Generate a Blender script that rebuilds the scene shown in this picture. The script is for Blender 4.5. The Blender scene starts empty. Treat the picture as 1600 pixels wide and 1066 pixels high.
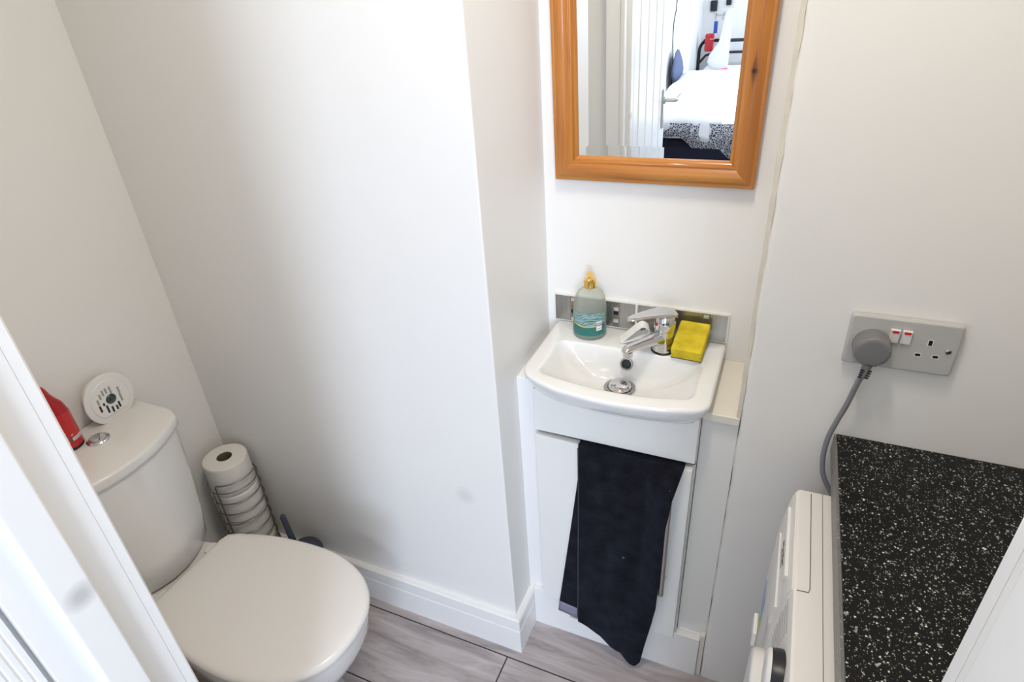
import bpy, bmesh, math, random
from mathutils import Vector, Matrix
PI = math.pi
random.seed(4)
S = bpy.context.scene
C = S.collection
V = Vector

# ------------------------------------------------------------------ camera
cam_d = bpy.data.cameras.new('camera')
cam_d.sensor_width = 36.0
cam_d.lens = 948.3 / 1600 * 36.0
cam_d.clip_start = 0.01
cam = bpy.data.objects.new('camera', cam_d)
C.objects.link(cam)
YAW, PITCH, ROLL = 0.4447, 0.5208, -0.0689
fwd = V((-math.sin(YAW) * math.cos(PITCH), math.cos(YAW) * math.cos(PITCH), -math.sin(PITCH)))
r0 = V((math.cos(YAW), math.sin(YAW), 0))
u0 = r0.cross(fwd)
rt = r0 * math.cos(ROLL) + u0 * math.sin(ROLL)
up = -r0 * math.sin(ROLL) + u0 * math.cos(ROLL)
mt = Matrix((rt, up, -fwd)).transposed().to_4x4()
mt.translation = V((0, 0, 1.4786))
cam.matrix_world = mt
S.camera = cam

# ------------------------------------------------------------------ view, world
S.view_settings.view_transform = 'Standard'
S.view_settings.look = 'None'
S.view_settings.gamma = 1.0
S.view_settings.use_curve_mapping = False
S.view_settings.exposure = 0.15
w = bpy.data.worlds.new('world')
S.world = w
w.use_nodes = True
w.node_tree.nodes['Background'].inputs[0].default_value = (0.75, 0.85, 1.0, 1)
w.node_tree.nodes['Background'].inputs[1].default_value = 1.0

# ------------------------------------------------------------------ lights
def area(name, loc, target, sx, sy, power, col, shape='RECTANGLE', spread=None):
    d = bpy.data.lights.new(name, 'AREA')
    d.shape = shape
    d.size = sx
    if shape in ('RECTANGLE', 'ELLIPSE'):
        d.size_y = sy
    d.energy = power
    d.color = col
    if spread:
        d.spread = spread
    o = bpy.data.objects.new(name, d)
    C.objects.link(o)
    o.location = loc
    o.rotation_euler = (V(target) - V(loc)).to_track_quat('-Z', 'Y').to_euler()
    return o
WIN = (0.70, 2.05, 0.80, 2.1)       # bedroom window in the far bedroom wall
area('window_daylight', (1.375, -3.64, 1.45), (0.6, 0, 0.85), 1.30, 1.25, 80, (0.665, 0.785, 1.0))
# the three lamps of the toilet's ceiling spotlight
for k in range(3):
    area('ceiling_lamp', (-0.16, 0.42 + 0.10 * k, 2.27), (-0.18, 0.45 + 0.10 * k, 0), 0.09, 0.09, 2.75, (1.0, 0.90, 0.77), 'DISK')
area('bedroom_fill_light', (0.45, -1.5, 2.27), (0.45, -1.5, 0), 0.4, 0.4, 31, (0.80, 0.87, 1.0), 'DISK')  # added fill light, no lamp known there; lifts bedroom and lower walls

# ------------------------------------------------------------------ materials
def lin(c):
    return tuple(((x / 255.0) / 12.92 if x / 255.0 <= 0.04045 else ((x / 255.0 + 0.055) / 1.055) ** 2.4) for x in c)
def mat(name, col, rough=0.5, metal=0.0, bump=0.0, bscale=40.0, var=0.0, vscale=6.0, coat=0.0, spec=0.5, trans=0.0, ior=1.45, sub=0.0, sheen=0.0):
    m = bpy.data.materials.new(name)
    m.use_nodes = True
    nt = m.node_tree
    b = nt.nodes['Principled BSDF']
    b.inputs['Base Color'].default_value = (*col, 1)
    b.inputs['Roughness'].default_value = rough
    b.inputs['Metallic'].default_value = metal
    b.inputs['Coat Weight'].default_value = coat
    b.inputs['Coat Roughness'].default_value = 0.06
    b.inputs['Specular IOR Level'].default_value = spec
    b.inputs['Transmission Weight'].default_value = trans
    b.inputs['IOR'].default_value = ior
    b.inputs['Sheen Weight'].default_value = sheen
    tc = nt.nodes.new('ShaderNodeTexCoord')
    if var > 0:
        n = nt.nodes.new('ShaderNodeTexNoise')
        n.inputs['Scale'].default_value = vscale
        n.inputs['Detail'].default_value = 4
        nt.links.new(tc.outputs['Object'], n.inputs['Vector'])
        mx = nt.nodes.new('ShaderNodeMix')
        mx.data_type = 'RGBA'
        mx.inputs['A'].default_value = (*[c * (1 - var) for c in col], 1)
        mx.inputs['B'].default_value = (*[min(1, c * (1 + var)) for c in col], 1)
        nt.links.new(n.outputs['Fac'], mx.inputs['Factor'])
        nt.links.new(mx.outputs['Result'], b.inputs['Base Color'])
    if bump > 0:
        n2 = nt.nodes.new('ShaderNodeTexNoise')
        n2.inputs['Scale'].default_value = bscale
        n2.inputs['Detail'].default_value = 3
        nt.links.new(tc.outputs['Object'], n2.inputs['Vector'])
        bp = nt.nodes.new('ShaderNodeBump')
        bp.inputs['Strength'].default_value = bump
        bp.inputs['Distance'].default_value = 0.002
        nt.links.new(n2.outputs['Fac'], bp.inputs['Height'])
        nt.links.new(bp.outputs['Normal'], b.inputs['Normal'])
    return m
class NT:
    """small helper to write node graphs"""
    def __init__(s, m):
        s.m = m; s.t = m.node_tree; s.b = s.t.nodes['Principled BSDF']
        s.tc = s.t.nodes.new('ShaderNodeTexCoord')
    def n(s, typ, **k):
        x = s.t.nodes.new(typ)
        for a, v in k.items():
            if hasattr(x, a): setattr(x, a, v)
            else: x.inputs[a].default_value = v
        return x
    def l(s, a, b): s.t.links.new(a, b)
    def math(s, op, a, b=None, c=None):
        x = s.t.nodes.new('ShaderNodeMath'); x.operation = op
        for i, v in enumerate((a, b, c)):
            if v is None: continue
            if isinstance(v, (int, float)): x.inputs[i].default_value = v
            else: s.l(v, x.inputs[i])
        return x.outputs[0]
    def mix(s, f, a, b):
        x = s.t.nodes.new('ShaderNodeMix'); x.data_type = 'RGBA'
        for k, v in (('Factor', f), ('A', a), ('B', b)):
            if isinstance(v, (int, float)): x.inputs[k].default_value = v
            elif isinstance(v, tuple): x.inputs[k].default_value = (*v, 1) if len(v) == 3 else v
            else: s.l(v, x.inputs[k])
        return x.outputs['Result']
    def mapping(s, scale, src='Object', rot=(0, 0, 0), loc=(0, 0, 0)):
        x = s.t.nodes.new('ShaderNodeMapping')
        x.inputs['Scale'].default_value = scale
        x.inputs['Rotation'].default_value = rot
        x.inputs['Location'].default_value = loc
        s.l(s.tc.outputs[src], x.inputs['Vector'])
        return x.outputs[0]
    def ramp(s, f, stops):
        x = s.t.nodes.new('ShaderNodeValToRGB')
        e = x.color_ramp.elements
        while len(e) < len(stops): e.new(0.5)
        for i, (p, c) in enumerate(stops):
            e[i].position = p; e[i].color = (*c, 1) if len(c) == 3 else c
        s.l(f, x.inputs[0])
        return x.outputs[0]
    def sep(s, v):
        x = s.t.nodes.new('ShaderNodeSeparateXYZ'); s.l(v, x.inputs[0]); return x.outputs
def wall_mat(name, col, rough=0.45, bump=0.25):
    m = mat(name, col, rough)
    g = NT(m)
    n1 = g.n('ShaderNodeTexNoise', Scale=3.0, Detail=3.0)
    n2 = g.n('ShaderNodeTexNoise', Scale=90.0, Detail=2.0)
    n3 = g.n('ShaderNodeTexNoise', Scale=14.0, Detail=2.0)
    for n in (n1, n2, n3): g.l(g.tc.outputs['Object'], n.inputs['Vector'])
    h = g.math('ADD', g.math('MULTIPLY', n1.outputs[0], 1.5), g.math('ADD', g.math('MULTIPLY', n2.outputs[0], 0.10), g.math('MULTIPLY', n3.outputs[0], 0.35)))
    bp = g.n('ShaderNodeBump', Strength=bump, Distance=0.004)
    g.l(h, bp.inputs['Height']); g.l(bp.outputs[0], g.b.inputs['Normal'])
    return m
def smudge(m, p, r, col, k):
    """a soft round grey spot at the point p of a painted surface"""
    g = NT(m)
    vm = g.n('ShaderNodeVectorMath'); vm.operation = 'DISTANCE'
    g.l(g.tc.outputs['Object'], vm.inputs[0]); vm.inputs[1].default_value = p
    f = g.ramp(g.math('DIVIDE', vm.outputs['Value'], r), [(0.25, (k, k, k)), (1.0, (0, 0, 0))])
    base = tuple(g.b.inputs['Base Color'].default_value)[:3]
    g.l(g.mix(f, base, col), g.b.inputs['Base Color'])
M = {}
M['wall'] = wall_mat('white wall paint', (0.86, 0.85, 0.825))
M['ceiling'] = mat('ceiling paint', (0.88, 0.87, 0.85), 0.8)
M['gloss'] = mat('white gloss paint', (0.87, 0.865, 0.85), 0.25, bump=0.15, bscale=25)
M['gloss_cream'] = mat('cream gloss paint', (0.80, 0.77, 0.68), 0.3, bump=0.15, bscale=25)
M['sealant'] = mat('aged cream sealant', (0.70, 0.66, 0.56), 0.6, bump=0.6, bscale=60, var=0.12, vscale=25)
M['unit'] = mat('white cabinet foil', (0.83, 0.83, 0.80), 0.28, bump=0.05, bscale=60)
M['ceramic'] = mat('white glazed ceramic', (0.83, 0.835, 0.82), 0.08, coat=0.6)
M['toilet'] = mat('warm white glazed ceramic', (0.80, 0.785, 0.755), 0.12, coat=0.5)
M['lid'] = mat('warm white toilet plastic', (0.79, 0.765, 0.73), 0.22, coat=0.2)
M['chrome'] = mat('chrome', (0.66, 0.66, 0.67), 0.06, 1.0)
M['chrome_ring'] = mat('darkened chrome', (0.42, 0.41, 0.40), 0.14, 1.0)  # darker base so the rings don't reflect plain white
M['steel'] = mat('brushed steel', (0.50, 0.49, 0.46), 0.3, 1.0)
M['wire'] = mat('dull chromed wire', (0.30, 0.28, 0.25), 0.3, 1.0)
M['gold'] = mat('gold plated plastic', (0.90, 0.58, 0.16), 0.16, 1.0)
M['black'] = mat('black plastic', (0.012, 0.012, 0.016), 0.35)
M['dark'] = mat('dark gap', (0.03, 0.028, 0.025), 0.8)
M['white_plastic'] = mat('white plastic', (0.80, 0.79, 0.77), 0.3)
M['machine'] = mat('washing machine enamel', (0.80, 0.775, 0.75), 0.3)
M['socket'] = mat('off-white moulded plastic', (0.50, 0.50, 0.49), 0.3)
M['grey_plastic'] = mat('grey plug plastic', (0.19, 0.19, 0.195), 0.38)
M['grey_cable'] = mat('grey cable sheath', (0.21, 0.215, 0.235), 0.45)
M['red'] = mat('red lacquer', (0.55, 0.014, 0.018), 0.3, coat=0.3)
M['red_cap'] = mat('red translucent plastic cap', (0.42, 0.012, 0.018), 0.35)
M['red_neon'] = mat('red plastic', (0.75, 0.02, 0.03), 0.4)
M['paper'] = mat('toilet tissue', (0.80, 0.78, 0.73), 0.95, bump=0.5, bscale=160)
M['card'] = mat('cardboard core', (0.16, 0.12, 0.07), 0.9)
M['brush'] = mat('slate blue plastic', (0.055, 0.07, 0.105), 0.45)
M['pink'] = mat('bright pink cloth', (0.9, 0.12, 0.40), 0.8)
M['duvet'] = mat('white cotton', (0.88, 0.88, 0.89), 0.9, bump=0.3, bscale=8)
M['bluecloth'] = mat('slate blue cloth', (0.10, 0.125, 0.21), 0.9)
M['navy'] = mat('dark navy cloth', (0.012, 0.014, 0.03), 0.9)
M['bluepl'] = mat('blue plastic', (0.03, 0.09, 0.40), 0.4)
M['label_white'] = mat('white paper label', (0.8, 0.8, 0.78), 0.5)
M['liquid'] = mat('teal liquid soap', (0.004, 0.19, 0.16), 0.1, trans=0.35, ior=1.33)
M['mirror'] = mat('silvered mirror', (0.93, 0.95, 0.94), 0.0, 1.0)
M['cream_strip'] = mat('white folded strip', (0.88, 0.87, 0.83), 0.6)
M['carpet'] = mat('bedroom carpet', (0.28, 0.27, 0.26), 0.95)

def towel_mat():
    m = mat('charcoal terry towelling', (0.006, 0.007, 0.010), 0.95, sheen=0.16)
    g = NT(m)
    n = g.n('ShaderNodeTexNoise', Scale=420.0, Detail=2.0); g.l(g.tc.outputs['Object'], n.inputs['Vector'])
    n2 = g.n('ShaderNodeTexNoise', Scale=28.0, Detail=5.0); g.l(g.tc.outputs['Object'], n2.inputs['Vector'])
    c = g.ramp(n2.outputs[0], [(0.3, (0.004, 0.004, 0.005)), (0.55, (0.010, 0.010, 0.014)), (0.8, (0.014, 0.021, 0.027))])
    lint = g.n('ShaderNodeTexVoronoi', Scale=13.0); g.l(g.tc.outputs['Object'], lint.inputs['Vector'])
    f = g.math('MULTIPLY', g.math('LESS_THAN', lint.outputs['Distance'], 0.035), g.math('LESS_THAN', g.sep(lint.outputs['Color'])[0], 0.5))
    c2 = g.mix(g.math('MULTIPLY', f, 0.35), c, (0.4, 0.4, 0.45))
    g.l(c2, g.b.inputs['Base Color'])
    bp = g.n('ShaderNodeBump', Strength=0.9, Distance=0.003); g.l(n.outputs[0], bp.inputs['Height']); g.l(bp.outputs[0], g.b.inputs['Normal'])
    g.b.inputs['Sheen Tint'].default_value = (0.25, 0.3, 0.5, 1)
    g.b.inputs['Specular IOR Level'].default_value = 0.1
    return m
M['towel'] = towel_mat()
M['fold_edge'] = mat('dark fold edge', (0.045, 0.045, 0.06), 0.9)
M['hem'] = mat('grey lilac woven hem', (0.24, 0.23, 0.31), 0.85, bump=0.3, bscale=200)

def pine_mat(name, axis, knot=None):
    m = mat(name, (0.5, 0.2, 0.05), 0.28, coat=0.25)
    g = NT(m)
    sc = {'x': (3.0, 45, 45), 'z': (45, 45, 3.0)}[axis]
    v = g.mapping(sc)
    n = g.n('ShaderNodeTexNoise', Scale=1.0, Detail=6.0, Distortion=0.6); g.l(v, n.inputs['Vector'])
    v2 = g.mapping({'x': (1.2, 12, 12), 'z': (12, 12, 1.2)}[axis])
    n2 = g.n('ShaderNodeTexNoise', Scale=1.0, Detail=2.0); g.l(v2, n2.inputs['Vector'])
    c1 = g.ramp(n.outputs[0], [(0.30, (0.25, 0.070, 0.010)), (0.47, (0.47, 0.170, 0.024)), (0.70, (0.64, 0.29, 0.050))])
    c2 = g.ramp(n2.outputs[0], [(0.3, (0.36, 0.12, 0.022)), (0.7, (0.60, 0.25, 0.07))])
    c = g.mix(0.38, c1, c2)
    if knot:
        s = g.sep(g.tc.outputs['Object'])
        dx = g.math('DIVIDE', g.math('SUBTRACT', s[0], knot[0]), 0.0075)
        dz = g.math('DIVIDE', g.math('SUBTRACT', s[2], knot[1]), 0.034)
        d = g.math('SQRT', g.math('ADD', g.math('POWER', dx, 2.0), g.math('POWER', dz, 2.0)))
        # pointed ends: |dx| + |dz|
        d1 = g.math('ADD', g.math('ABSOLUTE', dx), g.math('ABSOLUTE', dz))
        f = g.ramp(d1, [(0.45, (1, 1, 1)), (1.0, (0, 0, 0))])
        c = g.mix(g.math('MULTIPLY', f, 0.75), c, (0.10, 0.025, 0.008))
        dd = g.math('SQRT', g.math('ADD', g.math('POWER', g.math('MULTIPLY', dx, 1.6), 2.0), g.math('POWER', g.math('MULTIPLY', dz, 6.0), 2.0)))
        f2 = g.ramp(dd, [(0.5, (1, 1, 1)), (1.0, (0, 0, 0))])
        c = g.mix(g.math('MULTIPLY', f2, 0.9), c, (0.015, 0.006, 0.004))
    g.l(c, g.b.inputs['Base Color'])
    return m
M['pine_h'] = pine_mat('pine, horizontal grain', 'x')
M['pine_v'] = pine_mat('pine, vertical grain', 'z')

def floor_mat():
    m = mat('grey oak laminate', (0.2, 0.18, 0.17), 0.42)
    g = NT(m)
    s = g.sep(g.tc.outputs['Object'])
    PW = 0.1865
    row = g.math('FLOOR', g.math('DIVIDE', g.math('SUBTRACT', s[1], 0.643), PW))
    fy = g.math('FRACT', g.math('DIVIDE', g.math('SUBTRACT', s[1], 0.643 - PW * 50), PW))
    # joints: in row 0 (y .643-.83) a joint lies at x = -.47
    off = g.math('MULTIPLY', row, 0.517)
    fx = g.math('FRACT', g.math('DIVIDE', g.math('ADD', g.math('SUBTRACT', s[0], -0.47 - 12.0), off), 1.2))
    ey = g.math('MINIMUM', fy, g.math('SUBTRACT', 1.0, fy))
    ex = g.math('MINIMUM', fx, g.math('SUBTRACT', 1.0, fx))
    gap = g.math('MAXIMUM', g.math('LESS_THAN', ey, 0.0085), g.math('LESS_THAN', ex, 0.0014))
    col = g.math('FLOOR', g.math('DIVIDE', g.math('ADD', g.math('SUBTRACT', s[0], -0.47 - 12.0), off), 1.2))
    cmb = g.n('ShaderNodeCombineXYZ')
    g.l(g.math('ADD', g.math('MULTIPLY', s[0], 2.2), g.math('MULTIPLY', col, 3.7)), cmb.inputs[0])
    g.l(g.math('MULTIPLY', g.math('ADD', s[1], g.math('MULTIPLY', row, 0.63)), 17.0), cmb.inputs[1])
    g.l(g.math('MULTIPLY', row, 1.7), cmb.inputs[2])
    wv = g.n('ShaderNodeTexNoise', Scale=1.6, Detail=7.0, Roughness=0.66, Distortion=1.1); g.l(cmb.outputs[0], wv.inputs['Vector'])
    fine = g.n('ShaderNodeTexNoise', Scale=9.0, Detail=4.0, Distortion=0.4)
    cmb2 = g.n('ShaderNodeCombineXYZ')
    g.l(g.math('MULTIPLY', s[0], 1.3), cmb2.inputs[0]); g.l(g.math('MULTIPLY', s[1], 34.0), cmb2.inputs[1]); g.l(row, cmb2.inputs[2])
    g.l(cmb2.outputs[0], fine.inputs['Vector'])
    c = g.ramp(wv.outputs[0], [(0.25, (0.17, 0.145, 0.142)), (0.42, (0.36, 0.315, 0.312)), (0.58, (0.50, 0.45, 0.445)), (0.78, (0.68, 0.63, 0.625))])
    c = g.mix(g.math('MULTIPLY', fine.outputs[0], 0.4), c, (0.40, 0.37, 0.37))
    c = g.mix(gap, c, (0.018, 0.014, 0.013))
    g.l(c, g.b.inputs['Base Color'])
    bp = g.n('ShaderNodeBump', Strength=0.25, Distance=0.001); g.l(fine.outputs[0], bp.inputs['Height']); g.l(bp.outputs[0], g.b.inputs['Normal'])
    return m
M['floor'] = floor_mat()

def worktop_mat(name, base, fleck):
    m = mat(name, base, 0.3, spec=0.22)
    g = NT(m)
    c = base
    for i, (sc, th, colr, dens) in enumerate(((70.0, 0.33, fleck, 0.45), (135.0, 0.32, fleck, 0.45), (260.0, 0.36, fleck, 0.4), (430.0, 0.38, fleck, 0.35))):
        wob = g.n('ShaderNodeTexNoise', Scale=sc * 2.2, Detail=2.0); g.l(g.tc.outputs['Object'], wob.inputs['Vector'])
        ad = g.n('ShaderNodeMixRGB'); ad.blend_type = 'LINEAR_LIGHT'; ad.inputs[0].default_value = 0.5 / sc
        g.l(g.mapping((1, 1, 1), loc=(0.13 * i, 0.07 * i, 0)), ad.inputs[1]); g.l(wob.outputs['Color'], ad.inputs[2])
        v = g.n('ShaderNodeTexVoronoi', Scale=sc); g.l(ad.outputs[0], v.inputs['Vector'])
        sc3 = g.sep(v.outputs['Color'])
        on = g.math('LESS_THAN', sc3[0], dens * (0.0 if i == 0 else 1.3 if i == 1 else 1.15))
        size = g.math('MULTIPLY', sc3[1], th)
        f = g.math('MULTIPLY', g.math('LESS_THAN', v.outputs['Distance'], size), on)
        tint = g.ramp(sc3[2], [(0.0, tuple(x * 0.25 for x in colr)), (0.4, tuple(x * 0.5 for x in colr)), (0.7, (colr[0] * .85, colr[1] * .8, colr[2] * .72)), (1.0, (colr[0] * .8, colr[1], colr[2] * .95))])
        c = g.mix(f, c, tint)
    g.l(c, g.b.inputs['Base Color'])
    return m
M['worktop'] = worktop_mat('black speckled laminate', (0.0055, 0.006, 0.0065), (0.85, 0.85, 0.82))
M['worktop_edge'] = worktop_mat('lit-grey speckled edging', (0.16, 0.155, 0.15), (0.4, 0.39, 0.38))  # grey base paints in the light caught by the worktop's edge

def tile_mat():
    m = mat('brushed metallic tile glaze', (0.42, 0.42, 0.40), 0.22, 0.9)
    g = NT(m)
    n = g.n('ShaderNodeTexNoise', Scale=1.0, Detail=3.0); g.l(g.mapping((900, 10, 8)), n.inputs['Vector'])
    n2 = g.n('ShaderNodeTexNoise', Scale=30.0, Detail=1.0); g.l(g.tc.outputs['Object'], n2.inputs['Vector'])
    c = g.mix(n.outputs[0], (0.24, 0.24, 0.225), (0.50, 0.50, 0.48))
    g.l(c, g.b.inputs['Base Color'])
    return m
M['tile'] = tile_mat()
M['grout'] = mat('white grout', (0.80, 0.79, 0.74), 0.7)
for nme, cc in (('taupe', (0.20, 0.17, 0.12)), ('silver', (0.6, 0.6, 0.58)), ('coal', (0.015, 0.015, 0.02)), ('copper', (0.42, 0.19, 0.09)), ('grey', (0.22, 0.22, 0.21))):
    M['mos_' + nme] = mat('mosaic ' + nme, cc, 0.15, 0.5)

def sponge_mat():
    m = mat('yellow cellulose sponge', (0.72, 0.56, 0.03), 0.9)
    g = NT(m)
    n = g.n('ShaderNodeTexNoise', Scale=260.0, Detail=3.0); g.l(g.tc.outputs['Object'], n.inputs['Vector'])
    n2 = g.n('ShaderNodeTexNoise', Scale=30.0, Detail=3.0); g.l(g.tc.outputs['Object'], n2.inputs['Vector'])
    g.l(g.ramp(n2.outputs[0], [(0.3, (0.50, 0.38, 0.012)), (0.65, (0.76, 0.60, 0.03))]), g.b.inputs['Base Color'])
    bp = g.n('ShaderNodeBump', Strength=0.6, Distance=0.002); g.l(n.outputs[0], bp.inputs['Height']); g.l(bp.outputs[0], g.b.inputs['Normal'])
    return m
M['sponge'] = sponge_mat()
M['scourer'] = mat('olive scouring pad', (0.16, 0.14, 0.03), 0.95, bump=0.6, bscale=300)
def bottle_mat():
    m = mat('clear greenish plastic', (0.70, 0.74, 0.65), 0.12, trans=0.62, ior=1.12)
    m.node_tree.nodes['Principled BSDF'].inputs['Alpha'].default_value = 0.72
    return m
M['bottle'] = bottle_mat()
def soap_label_mat():
    m = mat('printed soap label', (0.5, 0.7, 0.68), 0.35)
    g = NT(m)
    wv = g.n('ShaderNodeTexWave', Scale=38.0, Distortion=9.0, Detail=3.0); wv.bands_direction = 'Z'
    wv.inputs['Detail Scale'].default_value = 1.3
    g.l(g.mapping((0.7, 0.7, 2.4)), wv.inputs['Vector'])
    c = g.ramp(wv.outputs[0], [(0.0, (0.05, 0.24, 0.24)), (0.5, (0.14, 0.36, 0.35)), (0.8, (0.45, 0.62, 0.62)), (1.0, (0.75, 0.82, 0.82))])
    g.l(c, g.b.inputs['Base Color'])
    g.b.inputs['Alpha'].default_value = 0.6
    return m
M['soap_label'] = soap_label_mat()
M['teal_label'] = mat('teal label film', (0.02, 0.25, 0.22), 0.3)
M['teal_label'].node_tree.nodes['Principled BSDF'].inputs['Alpha'].default_value = 0.4
M['gold_line'] = mat('gold label line', (0.62, 0.46, 0.06), 0.4)
def barcode_mat(name, axis, n, base=(0.8, 0.8, 0.78)):
    m = mat(name, base, 0.5)
    g = NT(m)
    s = g.sep(g.tc.outputs['Generated'])
    v = g.n('ShaderNodeTexWhiteNoise', noise_dimensions='1D')
    g.l(g.math('FLOOR', g.math('MULTIPLY', s[axis], n)), v.inputs['W'])
    bars = g.math('LESS_THAN', v.outputs['Value'], 0.5)
    ot = 1 if axis == 2 else 2
    e = g.math('MULTIPLY', g.math('GREATER_THAN', s[axis], 0.12), g.math('LESS_THAN', s[axis], 0.9))
    c = g.mix(g.math('MULTIPLY', bars, e), base, (0.08, 0.08, 0.16))
    g.l(c, g.b.inputs['Base Color'])
    return m
M['barcode'] = barcode_mat('barcode label', 2, 22)
M['barcode2'] = barcode_mat('barcode label, red can', 2, 16)

def lace_mat():
    m = mat('floral lace over dark cloth', (0.3, 0.3, 0.3), 0.9)
    g = NT(m)
    v = g.n('ShaderNodeTexVoronoi', Scale=11.0); g.l(g.tc.outputs['Object'], v.inputs['Vector'])
    v2 = g.n('ShaderNodeTexVoronoi', Scale=85.0, feature='DISTANCE_TO_EDGE'); g.l(g.tc.outputs['Object'], v2.inputs['Vector'])
    fl = g.math('MULTIPLY', g.math('LESS_THAN', v.outputs['Distance'], 0.30), g.math('GREATER_THAN', g.sep(v2.outputs['Color'] if 'Color' in v2.outputs else v.outputs['Color'])[0], 0.25))
    pet = g.math('LESS_THAN', v2.outputs['Distance'], 0.11)
    f = g.math('MAXIMUM', g.math('MULTIPLY', fl, 0.85), g.math('MULTIPLY', pet, 0.7))
    g.l(g.mix(f, (0.03, 0.03, 0.045), (0.62, 0.62, 0.64)), g.b.inputs['Base Color'])
    return m
M['lace'] = lace_mat()
M['energy'] = None
def energy_mat():
    m = mat('coloured energy label', (0.7, 0.8, 0.7), 0.4)
    g = NT(m)
    s = g.sep(g.tc.outputs['Generated'])
    g.l(g.ramp(s[2], [(0.0, (0.75, 0.78, 0.8)), (0.45, (0.55, 0.75, 0.2)), (0.55, (0.45, 0.7, 0.35)), (0.7, (0.35, 0.5, 0.75)), (0.9, (0.3, 0.45, 0.75))]), g.b.inputs['Base Color'])
    return m
M['energy'] = energy_mat()

# ------------------------------------------------------------------ helpers
def wl(o):
    p = V((0, 0, 0))
    while o is not None:
        p += o.location
        o = o.parent
    return p
def obj(name, bm, m, parent=None, smooth=False, origin=None, angle=None, sub=0):
    """link a bmesh built in world coordinates as ONE object"""
    org = V(origin) if origin is not None else (wl(parent) if parent else V((0, 0, 0)))
    for v in bm.verts: v.co -= org
    bmesh.ops.recalc_face_normals(bm, faces=bm.faces)
    me = bpy.data.meshes.new(name)
    bm.to_mesh(me); bm.free()
    o = bpy.data.objects.new(name, me)
    C.objects.link(o)
    for x in (m if isinstance(m, (list, tuple)) else [m]): me.materials.append(x)
    if parent:
        o.parent = parent
        o.location = org - wl(parent)
    else:
        o.location = org
    if smooth:
        for p in me.polygons: p.use_smooth = True
        if angle:
            me.set_sharp_from_angle(angle=math.radians(angle))
            if angle <= 50:
                wn = o.modifiers.new('weighted normals', 'WEIGHTED_NORMAL'); wn.keep_sharp = True; wn.mode = 'FACE_AREA'
    if sub:
        md = o.modifiers.new('subdivision', 'SUBSURF'); md.levels = sub; md.render_levels = sub
    return o
def thing(name, label, cat, loc=(0, 0, 0), group=None):
    o = bpy.data.objects.new(name, None)
    o.empty_display_size = 0.05
    C.objects.link(o)
    o.location = loc
    return tag(o, label, cat, group)
def tag(o, label, cat, group=None, kind=None):
    o['label'] = label; o['category'] = cat
    if group: o['group'] = group
    if kind: o['kind'] = kind
    return o
def struct(o):
    o['kind'] = 'structure'
    return o
def B(): return bmesh.new()
def box(bm, x0, x1, y0, y1, z0, z1, mi=0):
    vs = [bm.verts.new((x, y, z)) for x in (x0, x1) for y in (y0, y1) for z in (z0, z1)]
    fs = []
    for a in ((0, 1, 3, 2), (4, 6, 7, 5), (0, 4, 5, 1), (2, 3, 7, 6), (0, 2, 6, 4), (1, 5, 7, 3)):
        f = bm.faces.new([vs[i] for i in a]); f.material_index = mi; fs.append(f)
    return vs
def bbox(bm, x0, x1, y0, y1, z0, z1, r=0.003, seg=2, mi=0):
    """bevelled box"""
    t = B(); box(t, x0, x1, y0, y1, z0, z1)
    bmesh.ops.bevel(t, geom=list(t.edges), offset=r, segments=seg, affect='EDGES', profile=0.5)
    merge(bm, t, mi=mi)
def merge(bm, t, mat4=None, mi=0):
    if mat4 is not None: bmesh.ops.transform(t, matrix=mat4, verts=t.verts)
    mp = {}
    for v in t.verts: mp[v] = bm.verts.new(v.co)
    for f in t.faces:
        try:
            nf = bm.faces.new([mp[v] for v in f.verts]); nf.material_index = mi
        except ValueError: pass
    t.free()
def loft(bm, loops, cap0=True, cap1=True, closed=True, mi=0):
    L = [[bm.verts.new(p) for p in lp] for lp in loops]
    n = len(L[0])
    for a, b in zip(L, L[1:]):
        for i in range(n if closed else n - 1):
            j = (i + 1) % n
            f = bm.faces.new((a[i], a[j], b[j], b[i])); f.material_index = mi
    if cap0: bm.faces.new(list(reversed(L[0]))).material_index = mi
    if cap1: bm.faces.new(L[-1]).material_index = mi
    return L
def lathe(bm, c, prof, n=32, axis='z', cap0=True, cap1=True, mi=0):
    """prof: list of (r, h) along the axis from centre c"""
    loops = []
    for r, h in prof:
        lp = []
        for i in range(n):
            a = 2 * PI * i / n
            p = (r * math.cos(a), r * math.sin(a), h)
            if axis == 'x': p = (p[2], p[0], p[1])
            elif axis == 'y': p = (p[0], p[2], p[1])
            lp.append(V(c) + V(p))
        loops.append(lp)
    loft(bm, loops, cap0, cap1, mi=mi)
def tube(bm, pts, r, n=8, closed=False, caps=True, up=None, flat=1.0, mi=0):
    pts = [V(p) for p in pts]
    rs = r if isinstance(r, (list, tuple)) else [r] * len(pts)
    m = len(pts)
    rings = []
    prev = None
    for i, p in enumerate(pts):
        if closed: t = pts[(i + 1) % m] - pts[(i - 1) % m]
        else: t = pts[min(i + 1, m - 1)] - pts[max(i - 1, 0)]
        t.normalize()
        if prev is None:
            a = V(up) if up else (V((0, 0, 1)) if abs(t.z) < 0.9 else V((1, 0, 0)))
        else: a = prev
        s = t.cross(a)
        if s.length < 1e-6: s = t.cross(V((1, 0.3, 0)))
        s.normalize(); a = s.cross(t).normalized(); prev = a
        rings.append([p + s * math.cos(2 * PI * k / n) * rs[i] + a * math.sin(2 * PI * k / n) * rs[i] * flat for k in range(n)])
    if closed:
        L = [[bm.verts.new(q) for q in rg] for rg in rings]
        for i in range(m):
            A, Bq = L[i], L[(i + 1) % m]
            for k in range(n):
                bm.faces.new((A[k], A[(k + 1) % n], Bq[(k + 1) % n], Bq[k])).material_index = mi
    else: loft(bm, rings, caps, caps, mi=mi)
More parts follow.
